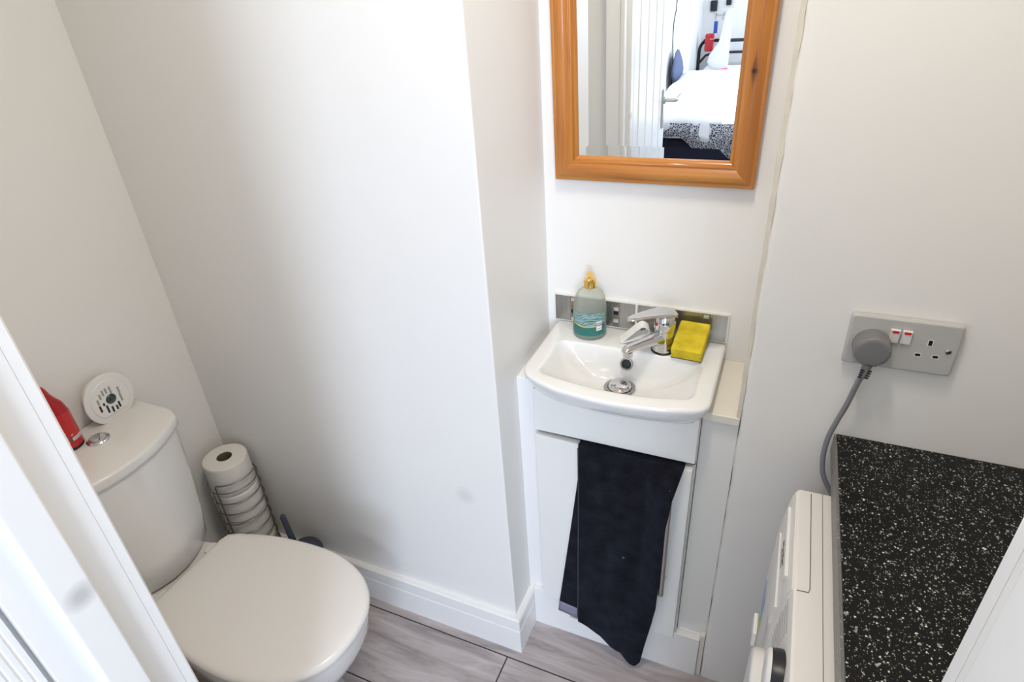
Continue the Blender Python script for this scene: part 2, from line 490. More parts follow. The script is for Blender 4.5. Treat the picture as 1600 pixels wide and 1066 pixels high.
def smooth_path(pts, k=8):
    pts = [V(p) for p in pts]; out = []
    for i in range(len(pts) - 1):
        p0 = pts[max(i - 1, 0)]; p1 = pts[i]; p2 = pts[i + 1]; p3 = pts[min(i + 2, len(pts) - 1)]
        for j in range(k):
            t = j / k
            out.append(0.5 * ((2 * p1) + (-p0 + p2) * t + (2 * p0 - 5 * p1 + 4 * p2 - p3) * t * t + (-p0 + 3 * p1 - 3 * p2 + p3) * t ** 3))
    out.append(pts[-1]); return out
def prism(bm, poly, axis, a, b, mi=0):
    """extrude a 2D polygon along axis; poly in the other two coordinates (cyclic order)"""
    def P(p, h):
        if axis == 'x': return (h, p[0], p[1])
        if axis == 'y': return (p[0], h, p[1])
        return (p[0], p[1], h)
    loft(bm, [[P(p, a) for p in poly], [P(p, b) for p in poly]], mi=mi)
def rounded_poly(pts, radii, seg=6):
    """2D polygon with rounded corners"""
    out = []
    n = len(pts)
    for i in range(n):
        p = V(pts[i]); a = V(pts[i - 1]); b = V(pts[(i + 1) % n]); r = radii[i] if isinstance(radii, (list, tuple)) else radii
        if r <= 0: out.append(p); continue
        u = (a - p).normalized(); w_ = (b - p).normalized()
        for k in range(seg + 1):
            t = k / seg
            q = (p + u * r) * (1 - t) ** 2 + p * 2 * t * (1 - t) + (p + w_ * r) * t ** 2
            out.append(q)
    return out
def resample(poly, c, n=72, start=0.0):
    """points of a star-shaped polygon at n equal angles round c"""
    res = []
    m = len(poly)
    for k in range(n):
        a = start + 2 * PI * k / n
        d = V((math.cos(a), math.sin(a)))
        best = None
        for i in range(m):
            p = V(poly[i]) - V(c); q = V(poly[(i + 1) % m]) - V(c)
            e = q - p
            den = d.x * e.y - d.y * e.x
            if abs(den) < 1e-12: continue
            t = (p.x * e.y - p.y * e.x) / den
            s = (p.x * d.y - p.y * d.x) / den
            if t > 0 and -1e-6 <= s <= 1 + 1e-6 and (best is None or t > best): best = t
        res.append(V(c) + d * best)
    return res
def inset2(poly, c, d):
    out = []
    for p in poly:
        v = V(p) - V(c); L = v.length
        out.append(V(c) + v * ((L - d) / L))
    return out
def text_mesh(s, size, depth, m, name, parent, mat4):
    cu = bpy.data.curves.new(name, 'FONT'); cu.body = s; cu.size = size; cu.extrude = depth
    cu.align_x = 'CENTER'; cu.align_y = 'CENTER'; cu.resolution_u = 2
    tmp = bpy.data.objects.new(name, cu); C.objects.link(tmp)
    dg = bpy.context.evaluated_depsgraph_get()
    me = bpy.data.meshes.new_from_object(tmp.evaluated_get(dg))
    bpy.data.objects.remove(tmp)
    me.transform(mat4)
    if parent: me.transform(Matrix.Translation(-wl(parent)))
    o = bpy.data.objects.new(name, me); C.objects.link(o); me.materials.clear(); me.materials.append(m)
    if parent: o.parent = parent
    return o

# ------------------------------------------------------------------ key planes (metres)
XL, YA, XA, YC, XE, YS = -1.326, 0.8674, -0.455, 1.1625, -0.010, 0.958
YF0, YF1, XR, ZC = 0.118, 0.205, 0.745, 2.30      # front wall (door wall), right wall, ceiling
JL, JR = -0.53, 0.0966                            # door opening
DTOP = 1.98

# ------------------------------------------------------------------ structure
bm = B(); box(bm, XL - .1, XR + .1, YF0, YC + .1, -0.05, 0); box(bm, -.96, 2.3, -3.8, YF0, -0.05, -0.0005, 1)
struct(obj('floor', bm, [M['floor'], M['carpet']]))
bm = B(); box(bm, XL - .1, XR + .1, YF0, YC + .1, ZC, ZC + .05); box(bm, -.96, 2.3, -3.8, YF0, ZC, ZC + .05)
struct(obj('ceiling', bm, M['ceiling']))
bm = B(); box(bm, XL - .1, XL, YF0, YA, 0, ZC)
struct(obj('wall_left', bm, M['wall']))
bm = B()
prism(bm, rounded_poly([(XL - .1, YA), (XA, YA), (XA, YC + .1), (XL - .1, YC + .1)], [0, 0.004, 0, 0], 4), 'z', 0, ZC)
M['wall_stained'] = wall_mat('white wall paint with a faint stain', (0.86, 0.85, 0.825))
smudge(M['wall_stained'], (-.557, YA, .497), .030, (0.55, 0.55, 0.55), 0.35)
struct(obj('wall_back_left', bm, M['wall_stained'], smooth=True, angle=40))
bm = B(); box(bm, XA, XE + .05, YC, YC + .1, 0, ZC)
struct(obj('wall_recess', bm, M['wall']))
# wall with the socket; its left edge is a slightly lumpy plastered corner
bm = B()
nz = 90
loops = []
rnd = random.Random(7)
for i in range(nz + 1):
    z = ZC * i / nz
    j1 = rnd.uniform(-.0012, .0012); j2 = rnd.uniform(-.001, .001)
    loops.append([V((p[0] + (j1 if k < 5 else 0), p[1] + (j2 if k < 5 else 0), z)) for k, p in enumerate(
        [(XE, YS + .03), (XE, YS + .007), (XE + .002, YS + .002), (XE + .007, YS), (XE + .022, YS - .0008), (XE + .045, YS), (XR + .1, YS), (XR + .1, YC + .1), (XE, YC + .1)])])
loft(bm, loops)
WB = struct(obj('wall_back_right', bm, M['wall'], smooth=True, angle=50))
bm = B(); box(bm, XR, XR + .1, YF0, YS, 0, ZC)
struct(obj('wall_right', bm, M['wall']))
bm = B()
box(bm, XL - .1, JL - .02, YF0, YF1, 0, ZC); box(bm, JR + .02, XR + .1, YF0, YF1, 0, ZC); box(bm, JL - .02, JR + .02, YF0, YF1, DTOP + .02, ZC)
struct(obj('wall_front', bm, M['wall']))
# bedroom shell
bm = B(); box(bm, -.96, -.86, -3.8, YF0, 0, ZC)
struct(obj('wall_bedroom_left', bm, M['wall']))
bm = B(); box(bm, 2.2, 2.3, -3.8, YF0, 0, ZC)
struct(obj('wall_bedroom_right', bm, M['wall']))
bm = B(); box(bm, XR + .1, 2.2, YF0 - .1, YF0, 0, ZC)
struct(obj('wall_bedroom_front', bm, M['wall']))
bm = B()
box(bm, -.86, WIN[0], -3.8, -3.7, 0, ZC); box(bm, WIN[1], 2.2, -3.8, -3.7, 0, ZC)
box(bm, WIN[0], WIN[1], -3.8, -3.7, 0, WIN[2]); box(bm, WIN[0], WIN[1], -3.8, -3.7, WIN[3], ZC)
struct(obj('wall_bedroom_back', bm, M['wall']))
bm = B()
for x0, x1, z0, z1 in ((WIN[0], WIN[0] + .05, WIN[2], WIN[3]), (WIN[1] - .05, WIN[1], WIN[2], WIN[3]), (WIN[0], WIN[1], WIN[2], WIN[2] + .05), (WIN[0], WIN[1], WIN[3] - .05, WIN[3]), (1.355, 1.395, WIN[2], WIN[3])):
    box(bm, x0, x1, -3.79, -3.74, z0, z1)
wn = struct(obj('window_1', bm, M['gloss']))

# door lining (with stop), architraves
def lining(sgn, xj):
    o = -sgn * 0.0135    # stop protrudes into the opening
    pts = [(xj, YF0), (xj, 0.1437), (xj + o, 0.1437), (xj + o, 0.1735), (xj, 0.1735), (xj, YF1), (xj - sgn * -.019, YF1), (xj + sgn * .019, YF0)]
    b = B(); 
    rp = rounded_poly(pts, [.001, .001, .002, .0025, .006, .001, 0, 0], 4)
    prism(b, rp, 'z', 0, DTOP)
    return b
M['gloss_marked'] = mat('white gloss paint with a grey mark', (0.87, 0.865, 0.85), 0.25, bump=0.15, bscale=25)
smudge(M['gloss_marked'], (-.5165, .161, 1.038), .017, (0.36, 0.36, 0.34), 0.6)  # soft round grey spot on the left door stop
struct(obj('trim_lining_left', lining(-1, JL), M['gloss_marked'], smooth=True, angle=35))
struct(obj('trim_lining_right', lining(1, JR), M['gloss'], smooth=True, angle=35))
bm = B(); box(bm, JL - .019, JR + .019, YF0, YF1, DTOP, DTOP + .019)
struct(obj('trim_lining_head', bm, M['gloss']))
def architrave(x_in, s, y, ys, top=True):
    """x_in inner edge, s direction away from the opening, y wall face, ys = +1 protrudes to +y"""
    pr = [(0, 0), (0, .009), (.004, .012), (.012, .012), (.016, .009), (.030, .010), (.044, .014), (.050, .0165), (.058, .0165), (.060, .014), (.060, 0)]
    b = B(); prism(b, [(x_in + s * p[0], y + ys * p[1]) for p in pr], 'z', 0, DTOP + .06); return b
struct(obj('trim_1', architrave(JL, -1, YF1, 1), M['gloss'], smooth=True, angle=30))
struct(obj('trim_2', architrave(JR, 1, YF1, 1), M['gloss'], smooth=True, angle=30))
struct(obj('trim_3', architrave(JL - .012, -1, YF0, -1), M['gloss'], smooth=True, angle=30))
struct(obj('trim_4', architrave(JR + .012, 1, YF0, -1), M['gloss'], smooth=True, angle=30))

# door, opened outwards into the bedroom, grooved planks
DX = -0.535; TH = 0.035
door = thing('door_1', 'white grooved plank door standing open, seen in the mirror', 'door', (DX, YF0, 0))
del door['label']; del door['category']; door['kind'] = 'structure'
ys_edges = [0.100, 0.094, 0.088, 0.082, 0.076, 0.070, 0.064, 0.058, 0.052, 0.046, 0.040, -0.02, -0.145, -0.275, -0.40, -0.515]
poly = [(DX - TH, YF0 - .004)]
poly2 = []
def groove(y, wd, dp): return [(DX, y + wd), (DX - dp, y + wd * .35), (DX - dp, y - wd * .35), (DX, y - wd)]
poly = [(DX - TH, -0.515), (DX - TH, YF0 - .004), (DX, YF0 - .004)]
for y in [.108 - .0068 * q for q in range(9)]: poly += groove(y, .0016, .0009)
for y in (-0.02, -0.145, -0.275, -0.40): poly += groove(y, .013, .009)
poly += [(DX, -0.515)]
bm = B(); prism(bm, poly, 'z', 0.006, DTOP - .004)
obj('door_leaf', bm, M['gloss'], door)
bm = B(); bbox(bm, DX, DX + .007, -.487, -.452, .84, 1.0, .002)
hp = obj('handle_plate', bm, M['steel'], door)
bm = B(); tube(bm, [(DX + .006, -.468, .955), (DX + .05, -.468, .955)], .008, 12)
tube(bm, smooth_path([(DX + .045, -.468, .955), (DX + .055, -.478, .955), (DX + .056, -.50, .955), (DX + .056, -.575, .955)], 5), .008, 12)
lathe(bm, (DX + .006, -.468, .955), [(.014, 0), (.014, .006), (.009, .008)], 16, 'x')
obj('door_handle', bm, M['steel'], hp, smooth=True, angle=50)

# skirting
def skirt(name, poly, mats=None):
    b = B(); 
    loft(b, poly); return struct(obj(name, b, M['gloss'], smooth=True, angle=30))
SP = [(0, 0), (.0155, 0), (.0155, .082), (.0135, .0845), (.0135, .0875), (.0155, .090), (.0155, .1225), (.0125, .1265), (0, .1265)]   # (offset from wall, z)
lp = []
lp.append([V((XL, YA - a, z)) for a, z in SP])
lp.append([V((XA + a, YA - a, z)) for a, z in SP])
lp.append([V((XA + a, 0.9625, z)) for a, z in SP])
skirt('baseboard_back', lp)
skirt('baseboard_left', [[V((XL + a, YF1, z)) for a, z in SP], [V((XL + a, YA - .016, z)) for a, z in SP]])

# boxed-in ledge either side of the vanity unit
bm = B()
bbox(bm, XA, -.4105, .963, YC, .0, .781, .0012, 1)
struct(obj('trim_5', bm, M['gloss']))
bm = B()
bbox(bm, -.0765, XE - .0005, .972, YC, .0, .764, .001, 1)
struct(obj('trim_6', bm, M['unit']))
bm = B(); bbox(bm, -.0765, XE - .0005, .962, YC, .764, .781, .0012, 1)
struct(obj('trim_ledge', bm, M['gloss_cream']))
bm = B(); bbox(bm, XA + .0005, -.0765, 1.155, YC, .764, .781, .001, 1)
struct(obj('trim_ledge_back', bm, M['gloss_cream']))
bm = B(); bbox(bm, XA + .0156, -.022, .951, .967, 0, .139, .0012, 1); box(bm, -.076, -.022, .967, .972, .0, .1385)
struct(obj('baseboard_unit', bm, M['gloss']))
bm = B(); bbox(bm, -.022, XE - .0008, .957, .9715, 0, .150, .001, 1)
struct(obj('trim_7', bm, M['gloss_cream']))
# old sealant down the edge of the recess
bm = B()
rnd = random.Random(3)
lp = []
for i in range(81):
    z = .782 + (ZC - .783) * i / 80
    e = rnd.uniform(-.0008, .0008)
    lp.append([V((XE - .0072 + e, .9700, z)), V((XE - .0072 + e, .9655, z)), V((XE - .005 + e, .9640, z)), V((XE, .9635, z)), V((XE, .9700, z))])
loft(bm, lp)
struct(obj('trim_8', bm, M['sealant'], smooth=True, angle=50))

# ------------------------------------------------------------------ vanity cabinet
cab = thing('vanity_cabinet', 'white vanity cupboard with a single slab door under the wash basin', 'cabinet', (-.245, 1.05, 0))
bm = B(); bbox(bm, -.410, -.0775, .9592, 1.154, .141, .722, .001, 1)
bbox(bm, -.410, -.4025, .9592, 1.154, .721, .7735, .001, 1); bbox(bm, -.0850, -.0775, .9592, 1.154, .721, .7735, .001, 1)
obj('body', bm, M['unit'], cab)
bm = B(); bbox(bm, -.410, -.0785, .9425, .9588, .669, .774, .0015, 2)
obj('fascia', bm, M['unit'], cab)
bm = B(); box(bm, -.408, -.0785, .9575, .9595, .655, .669)
obj('shadow_gap', bm, M['dark'], cab)
# door, hinged left and very slightly ajar
a = math.radians(-1.3)
R4 = Matrix.Translation((-.409, .957, 0)) @ Matrix.Rotation(a, 4, 'Z') @ Matrix.Translation((.409, -.957, 0))
t = B(); bbox(t, -.4085, -.080, .9405, .9565, .142, .658, .0018, 2)
bm = B(); merge(bm, t, R4)
cd = obj('door', bm, M['unit'], cab, smooth=True, angle=30)
t = B(); tube(t, [(-.113, .912, .316), (-.113, .912, .628)], .0058, 12)
tube(t, [(-.113, .941, .345), (-.113, .912, .345)], .004, 10); tube(t, [(-.113, .941, .600), (-.113, .912, .600)], .004, 10)
bm = B(); merge(bm, t, R4)
obj('handle', bm, M['steel'], cd, smooth=True, angle=50)

# ------------------------------------------------------------------ wash basin
bas = thing('wash_basin', 'small white ceramic wash basin with curved front on the vanity cupboard', 'basin', (-.246, 1.02, .775))
BC = (-.246, 1.035)
outl = rounded_poly([(-.431, 1.160), (-.431, .930), (-.355, .894), (-.245, .881), (-.145, .890), (-.0615, .916), (-.0615, 1.160)], [.004, .034, .035, .045, .045, .026, .004], 7)
inn = rounded_poly([(-.394, 1.074), (-.397, .937), (-.30, .922), (-.245, .918), (-.18, .921), (-.0925, .940), (-.096, 1.074)], [.018, .022, .04, .03, .04, .024, .018], 7)
N = 96
O = resample(outl, BC, N); I = resample(inn, BC, N)
DC = V((-.252, 1.034)); ZR = .8205
def ell_(c, rx, ry, n): return [V((c[0] + rx * math.cos(2 * PI * k / n), c[1] + ry * math.sin(2 * PI * k / n))) for k in range(n)]
def mixl_(A, Bq, t): return [a.lerp(b, t) for a, b in zip(A, Bq)]
def lv(P, z): return [V((p[0], p[1], z)) for p in P]
loops = [lv(ell_(BC, .09, .06, N), .735), lv(mixl_(inset2(O, BC, .060), ell_(BC, .09, .06, N), .35), .748), lv(inset2(O, BC, .050), .7735), lv(inset2(O, BC, .030), .7742), lv(inset2(O, BC, .021), .777), lv(inset2(O, BC, .0155), .784), lv(inset2(O, BC, .0085), .796), lv(inset2(O, BC, .0030), .807),
         lv(inset2(O, BC, .0002), .8140), lv(inset2(O, BC, .0010), .8172), lv(inset2(O, BC, .0028), .8194), lv(inset2(O, BC, .006), ZR)]
for s, z in ((-.006, ZR), (-.002, ZR - .0003), (.0012, ZR - .0020), (.003, ZR - .005)):
    loops.append(lv(inset2(I, BC, s), z))
base = inset2(I, BC, .003)
dep = .071
steps = 16
for k in range(1, steps + 1):
    s = k / steps
    lpz = []
    for i, p in enumerate(base):
        dr = DC + (V(p) - DC).normalized() * .022
        # back wall steep, the sides and front gentler
        back = max(0, (V(p) - V(BC)).normalized().y)
        e = 1.9 + 2.4 * back
        q = V(p).lerp(dr, s)
        z = ZR - .005 - (dep - .005) * (1 - (1 - s) ** e)
        lpz.append(V((q.x, q.y, z)))
    loops.append(lpz)
bm = B(); loft(bm, loops, True, True)
obj('bowl', bm, M['ceramic'], bas, smooth=True, angle=60)
bm = B(); zb = ZR - dep
lathe(bm, (DC.x, DC.y, zb), [(.033, .0005), (.033, .003), (.030, .0045), (.026, .0045), (.0235, .002)], 36, cap1=False)
wst = obj('waste_ring', bm, M['chrome_ring'], bas, smooth=True, angle=40)
bm = B()
t = B(); lathe(t, (0, 0, 0), [(.0225, -.0015), (.0235, 0), (.0225, .003), (.018, .005), (.010, .0062), (.004, .0066)], 36)
merge(bm, t, Matrix.Translation((DC.x, DC.y, zb + .006)) @ Matrix.Rotation(math.radians(7), 4, 'X'))
obj('plug', bm, M['chrome'], wst, smooth=True, angle=50)
bm = B(); lathe(bm, (DC.x + .004, DC.y + .0135, zb + .0112), [(.0055, 0), (.0055, .0008)], 16)
obj('finger_hole', bm, M['black'], wst)
# overflow, on the back wall of the bowl
ovc = V((-.2465, 1.0640, .7925))
OR = Matrix.Translation(ovc) @ Matrix.Rotation(math.radians(90 - 22), 4, 'X')
bm = B(); t = B(); lathe(t, (0, 0, 0), [(.0133, -.006), (.0136, .001), (.0125, .0028), (.0105, .0030), (.0088, .0012), (.0084, -.004)], 32, cap0=False, cap1=False); merge(bm, t, OR)
ovr = obj('overflow_ring', bm, M['chrome_ring'], bas, smooth=True, angle=50)
bm = B(); t = B(); lathe(t, (0, 0, 0), [(.0086, -.003), (.0086, -.0015)], 24); merge(bm, t, OR)
obj('overflow_hole', bm, M['black'], ovr)

# ------------------------------------------------------------------ splashback tiles
sp = thing('splashback', 'low splashback of two metallic tiles with mosaic stripes behind the basin', 'splashback', (-.25, YC, .8245))
z0, z1 = .8245, .8857
bm = B(); box(bm, -.4385, -.0612, YC - .0062, YC, z0 - .001, z1 + .0032)
obj('grout', bm, M['grout'], sp)
for (x0, x1) in ((-.4353, -.2535), (-.2490, -.0645)):
    bm = B(); box(bm, x0, x1, YC - .0066, YC - .0063, z0 + .0005, z1)
    tl = obj('tile', bm, M['tile'], sp)
    wdt = x1 - x0
    for fx in (.235, .77):
        cx = x0 + wdt * fx
        bm = B(); cols = []
        box(bm, cx - .0085, cx + .0085, YC - .0069, YC - .0066, z0 + .001, z1 - .0005, 0)
        nm = 6
        hh = (z1 - z0 - .003) / nm
        pat = [2, 1, 2, 3, 1, 2] if fx > .5 else [1, 2, 3, 2, 4, 1]
        if x0 > -.3: pat = [1, 3, 1, 4, 2, 1] if fx > .5 else [2, 1, 2, 1, 3, 2]
        for k in range(nm):
            box(bm, cx - .0052, cx + .0052, YC - .0078, YC - .0069, z0 + .002 + k * hh, z0 + .002 + (k + 1) * hh - .0016, pat[k])
        obj('mosaic_stripe', bm, [M['mos_grey'], M['mos_silver'], M['mos_taupe'], M['mos_coal'], M['mos_copper']], tl)

# ------------------------------------------------------------------ mixer tap
TB = V((-.180, 1.098, ZR))
tap = thing('mixer_tap', 'chrome single-lever mixer tap on the back ledge of the basin', 'tap', TB)
bm = B(); lathe(bm, TB, [(.0245, 0.0), (.0245, .002), (.0225, .0035)], 32)
obj('base_ring', bm, M['black'], tap, smooth=True, angle=40)
bm = B(); lathe(bm, TB, [(.0222, .003), (.0226, .006), (.0212, .018), (.0200, .034), (.0198, .046), (.0205, .050)], 36)
obj('tap_body', bm, M['chrome'], tap, smooth=True, angle=50)
SD = V((-.58, -.81, 0)).normalized()      # spout direction
SX = V((SD.y, -SD.x, 0))
bm = B()
loops = []
for t_, wd, hg, zc in ((.008, .0165, .014, .030), (.022, .0150, .0125, .0315), (.040, .0125, .0100, .0335), (.060, .0110, .0082, .0350), (.080, .0105, .0075, .0355), (.094, .0100, .0070, .0345), (.102, .0085, .0055, .0335), (.107, .0045, .003, .0325)):
    c = TB + SD * t_ + V((0, 0, zc))
    loops.append([c + SX * (wd * math.copysign(abs(math.cos(q)) ** .8, math.cos(q))) + V((0, 0, hg * math.copysign(abs(math.sin(q)) ** .8, math.sin(q)))) for q in [2 * PI * k / 24 for k in range(24)]])
loft(bm, loops)
obj('spout', bm, M['chrome'], tap, smooth=True, angle=60)
ac = TB + SD * .094
bm = B(); lathe(bm, (ac.x, ac.y, TB.z + .017), [(.0095, 0), (.0100, .002), (.0100, .008), (.0095, .012)], 24)
obj('aerator', bm, M['chrome'], tap, smooth=True, angle=50)
# domed cartridge cap and lever
bm = B(); lathe(bm, TB, [(.0205, .0505), (.0215, .054), (.0215, .066), (.0205, .076), (.0165, .083), (.009, .0865), (.002, .0875)], 36)
obj('cap', bm, M['chrome'], tap, smooth=True, angle=60)
LD = V((-.70, -.71, 0)).normalized(); LX = V((LD.y, -LD.x, 0))
bm = B(); loops = []
for t_, wd, hg, zc in ((-.024, .008, .004, .076), (-.020, .0155, .008, .080), (-.008, .0205, .0085, .0845), (.010, .0205, .0065, .0885), (.030, .0180, .0050, .0905), (.050, .0145, .0042, .0920), (.069, .0125, .0038, .0920), (.081, .0095, .0033, .0912), (.087, .0040, .0018, .0905)):
    c = TB + LD * t_ + V((0, 0, zc))
    loops.append([c + LX * (wd * math.cos(q)) + V((0, 0, hg * math.sin(q))) for q in [2 * PI * k / 24 for k in range(24)]])
loft(bm, loops)
obj('lever', bm, M['chrome'], tap, smooth=True, angle=70)
dcn = TB + V((SD.x, SD.y, 0)) * .0208 + V((-.002, .0, .066))
bm = B(); t = B(); lathe(t, (0, 0, 0), [(.0035, -.001), (.0035, .0014), (.002, .0020)], 16)
merge(bm, t, Matrix.Translation(dcn) @ SD.to_track_quat('Z', 'Y').to_matrix().to_4x4())
o = obj('hot_marker', bm, M['red_neon'], tap); o['label'] = 'small red dot'

# ------------------------------------------------------------------ soap bottle
SBc = V((-.3435, 1.1195, ZR))
sb = thing('soap_bottle', 'clear pump bottle of teal hand soap with gold pump, back left of basin', 'soap bottle', SBc)
bm = B(); lathe(bm, SBc, [(.028, .0002), (.0335, .002), (.0352, .006), (.0354, .020), (.0354, .062), (.0345, .076), (.0310, .091), (.0255, .102), (.0185, .109), (.0125, .1125), (.0120, .116)], 48)
obj('bottle', bm, M['bottle'], sb, smooth=True, angle=50)
bm = B(); lathe(bm, SBc, [(.027, .002), (.0325, .0035), (.0342, .007), (.0344, .0175), (.0340, .0185)], 48)
obj('liquid', bm, M['liquid'], sb, smooth=True, angle=50)
def curved_patch(bm, c, r, a0, a1, zlo, zhi, n=24, mi=0, dr=0.0003):
    """cylinder patch; zlo/zhi may be functions of the 0..1 position"""
    A = []; Z = []
    f0 = zlo if callable(zlo) else (lambda t: zlo); f1 = zhi if callable(zhi) else (lambda t: zhi)
    vi = []; vo = []
    for k in range(n + 1):
        t = k / n; a = math.radians(a0 + (a1 - a0) * t)
        col = []
        for rr in (r, r + dr):
            for zz in (f0(t), f1(t)):
                col.append(bm.verts.new((c[0] + rr * math.cos(a), c[1] + rr * math.sin(a), c[2] + zz)))
        vi.append(col)
    for k in range(n):
        a, b = vi[k], vi[k + 1]
        for q in ((2, 3), (0, 1)):
            bm.faces.new((a[q[0]], b[q[0]], b[q[1]], a[q[1]])).material_index = mi
        bm.faces.new((a[0], b[0], b[2], a[2])); bm.faces.new((a[1], b[1], b[3], a[3]))
    for col in (vi[0], vi[-1]): bm.faces.new((col[0], col[1], col[3], col[2]))
fr = math.degrees(math.atan2(-1.1195, .3435))   # direction towards the viewer
gz = lambda t: .0325 + .006 * (2 * t - 1.15) ** 2
bm = B(); curved_patch(bm, SBc, .0357, fr - 88, fr + 60, lambda t: gz(t) + .0016, lambda t: .066 - .004 * (2 * t - 1) ** 2)
obj('label_print', bm, M['soap_label'], sb, smooth=True, angle=50)
bm = B(); curved_patch(bm, SBc, .0357, fr - 88, fr + 60, lambda t: .012, gz)
obj('label_band', bm, M['teal_label'], sb, smooth=True, angle=50)
bm = B(); curved_patch(bm, SBc, .0361, fr - 88, fr + 40, gz, lambda t: gz(t) + .0022)
obj('gold_line', bm, M['gold_line'], sb)
bm = B(); curved_patch(bm, SBc, .0362, fr + 22, fr + 44, .024, .046, 8)
obj('barcode_label', bm, M['barcode'], sb)
# gold pump
bm = B(); lathe(bm, SBc, [(.0130, .1125), (.0135, .114), (.0135, .128), (.0125, .1295), (.0065, .1298), (.0055, .1310), (.0055, .136)], 32)
pm = obj('pump_collar', bm, M['gold'], sb, smooth=True, angle=40)
nd = V((math.cos(math.radians(fr - 4)), math.sin(math.radians(fr - 4)), 0)); nx = V((nd.y, -nd.x, 0))
bm = B(); loops = []
for t_, wd, z_lo, z_hi in ((-.0085, .004, .138, .142), (-.0075, .0070, .1345, .1450), (.0, .0078, .1335, .1465), (.008, .0068, .1345, .1460), (.018, .0052, .1365, .1445), (.026, .0042, .1350, .1415), (.028, .003, .1350, .140)):
    c = SBc + nd * t_
    pr = [(-1, 0), (-1, .6), (-.6, 1), (.6, 1), (1, .6), (1, 0), (.6, -.0), (-.6, -.0)]
    loops.append([c + nx * (wd * p[0]) + V((0, 0, z_lo + (z_hi - z_lo) * p[1])) for p in pr])
loft(bm, loops)
obj('pump_nozzle', bm, M['gold'], sb, smooth=True, angle=60)

# ------------------------------------------------------------------ folded white strip behind the spout
bm = B()
A0 = V((-.272, 1.106, ZR + .0015)); A1 = V((-.2160, 1.124, ZR + .0015))
ax = (A1 - A0).normalized(); L = (A1 - A0).length
path = [(0.0, .002), (.010, .010), (.022, .022), (.034, .034), (.045, .041), (.055, .036), (.059, .026), (.052, .018), (.038, .0125), (.024, .0065), (.012, .0035), (.003, .0008)]
pp = smooth_path([(*(A0 + ax * p[0] * 1.0).to_2d(), A0.z + p[1] * 0.95) for p in path], 5)
side = V((ax.y, -ax.x, 0)) * .0125
th = .0016
m_ = len(pp)
loops = []
for i, p in enumerate(pp):
    tg = (pp[min(i + 1, m_ - 1)] - pp[max(i - 1, 0)]).normalized()
    nn = tg.cross(side.normalized()).normalized() * th
    loops.append([p - side - nn, p + side - nn, p + side + nn, p - side + nn])
loft(bm, loops)
tag(obj('folded_strip', bm, M['cream_strip'], origin=A0, smooth=True, angle=50), 'white folded strip lying looped on the basin behind the tap spout', 'strip')

# ------------------------------------------------------------------ sponge
ps = math.radians(-3)
SR = Matrix.Translation((-.1290, 1.0665, ZR + .0005)) @ Matrix.Rotation(ps, 4, 'Z') @ Matrix.Rotation(math.radians(16), 4, 'X')
spg = thing('sponge', 'yellow sponge scourer propped against the tiles, right of the tap', 'sponge', (-.129, 1.1, ZR))
t = B()
# cross-section in x,z with finger grips at both sides, lofted along y
hw = .0300
cs = [(-hw, .0045), (-hw, .0105), (-hw + .0055, .0125), (-hw, .0150), (-hw, .0255), (-hw + .002, .0275), (hw - .002, .0275), (hw, .0255), (hw, .0150), (hw - .0055, .0125), (hw, .0105), (hw, .0045)]
loft(t, [[(p[0] * .97, .001, p[1] * .97 + .0004) for p in cs], [(p[0], .003, p[1]) for p in cs], [(p[0], .084, p[1]) for p in cs], [(p[0] * .97, .086, p[1] * .97 + .0004) for p in cs]])
bm = B(); merge(bm, t, SR)
obj('sponge_block', bm, M['sponge'], spg, smooth=True, angle=35)
t = B(); bbox(t, -hw, hw, .001, .086, .0008, .0044, .001, 1)
bm = B(); merge(bm, t, SR)
o = obj('scouring_pad', bm, M['scourer'], spg); o['label'] = 'olive scouring pad underneath'

# ------------------------------------------------------------------ towel over the cabinet door
tw = thing('hand_towel', 'charcoal navy hand towel hanging over the cupboard door', 'towel', (-.21, .935, .67))
def sheet(bm, rows, th, mi=0):
    """rows of points -> closed thin sheet"""
    nv, nu = len(rows), len(rows[0])
    P = [[V(p) for p in r] for r in rows]
    nrm = [[None] * nu for _ in range(nv)]
    for i in range(nv):
        for j in range(nu):
            du = P[i][min(j + 1, nu - 1)] - P[i][max(j - 1, 0)]
            dv = P[min(i + 1, nv - 1)][j] - P[max(i - 1, 0)][j]
            nrm[i][j] = du.cross(dv).normalized()
    F = [[bm.verts.new(P[i][j] + nrm[i][j] * th / 2) for j in range(nu)] for i in range(nv)]
    G = [[bm.verts.new(P[i][j] - nrm[i][j] * th / 2) for j in range(nu)] for i in range(nv)]
    for i in range(nv - 1):
        for j in range(nu - 1):
            bm.faces.new((F[i][j], F[i][j + 1], F[i + 1][j + 1], F[i + 1][j])).material_index = mi
            bm.faces.new((G[i][j], G[i + 1][j], G[i + 1][j + 1], G[i][j + 1])).material_index = mi
    for i in range(nv - 1):
        for j in (0, nu - 1):
            bm.faces.new((F[i][j], F[i + 1][j], G[i + 1][j], G[i][j])).material_index = mi
    for j in range(nu - 1):
        for i in (0, nv - 1):
            bm.faces.new((F[i][j], F[i][j + 1], G[i][j + 1], G[i][j])).material_index = mi
def interp(tab, t):
    for (a, x), (b, y) in zip(tab, tab[1:]):
        if t <= b: 
            s = (t - a) / (b - a); return x + (y - x) * s
    return tab[-1][1]
def dfront(x): return .9405 - math.sin(math.radians(1.3)) * (x + .409)     # front face of the ajar door
rows = []
nv, nu = 60, 34
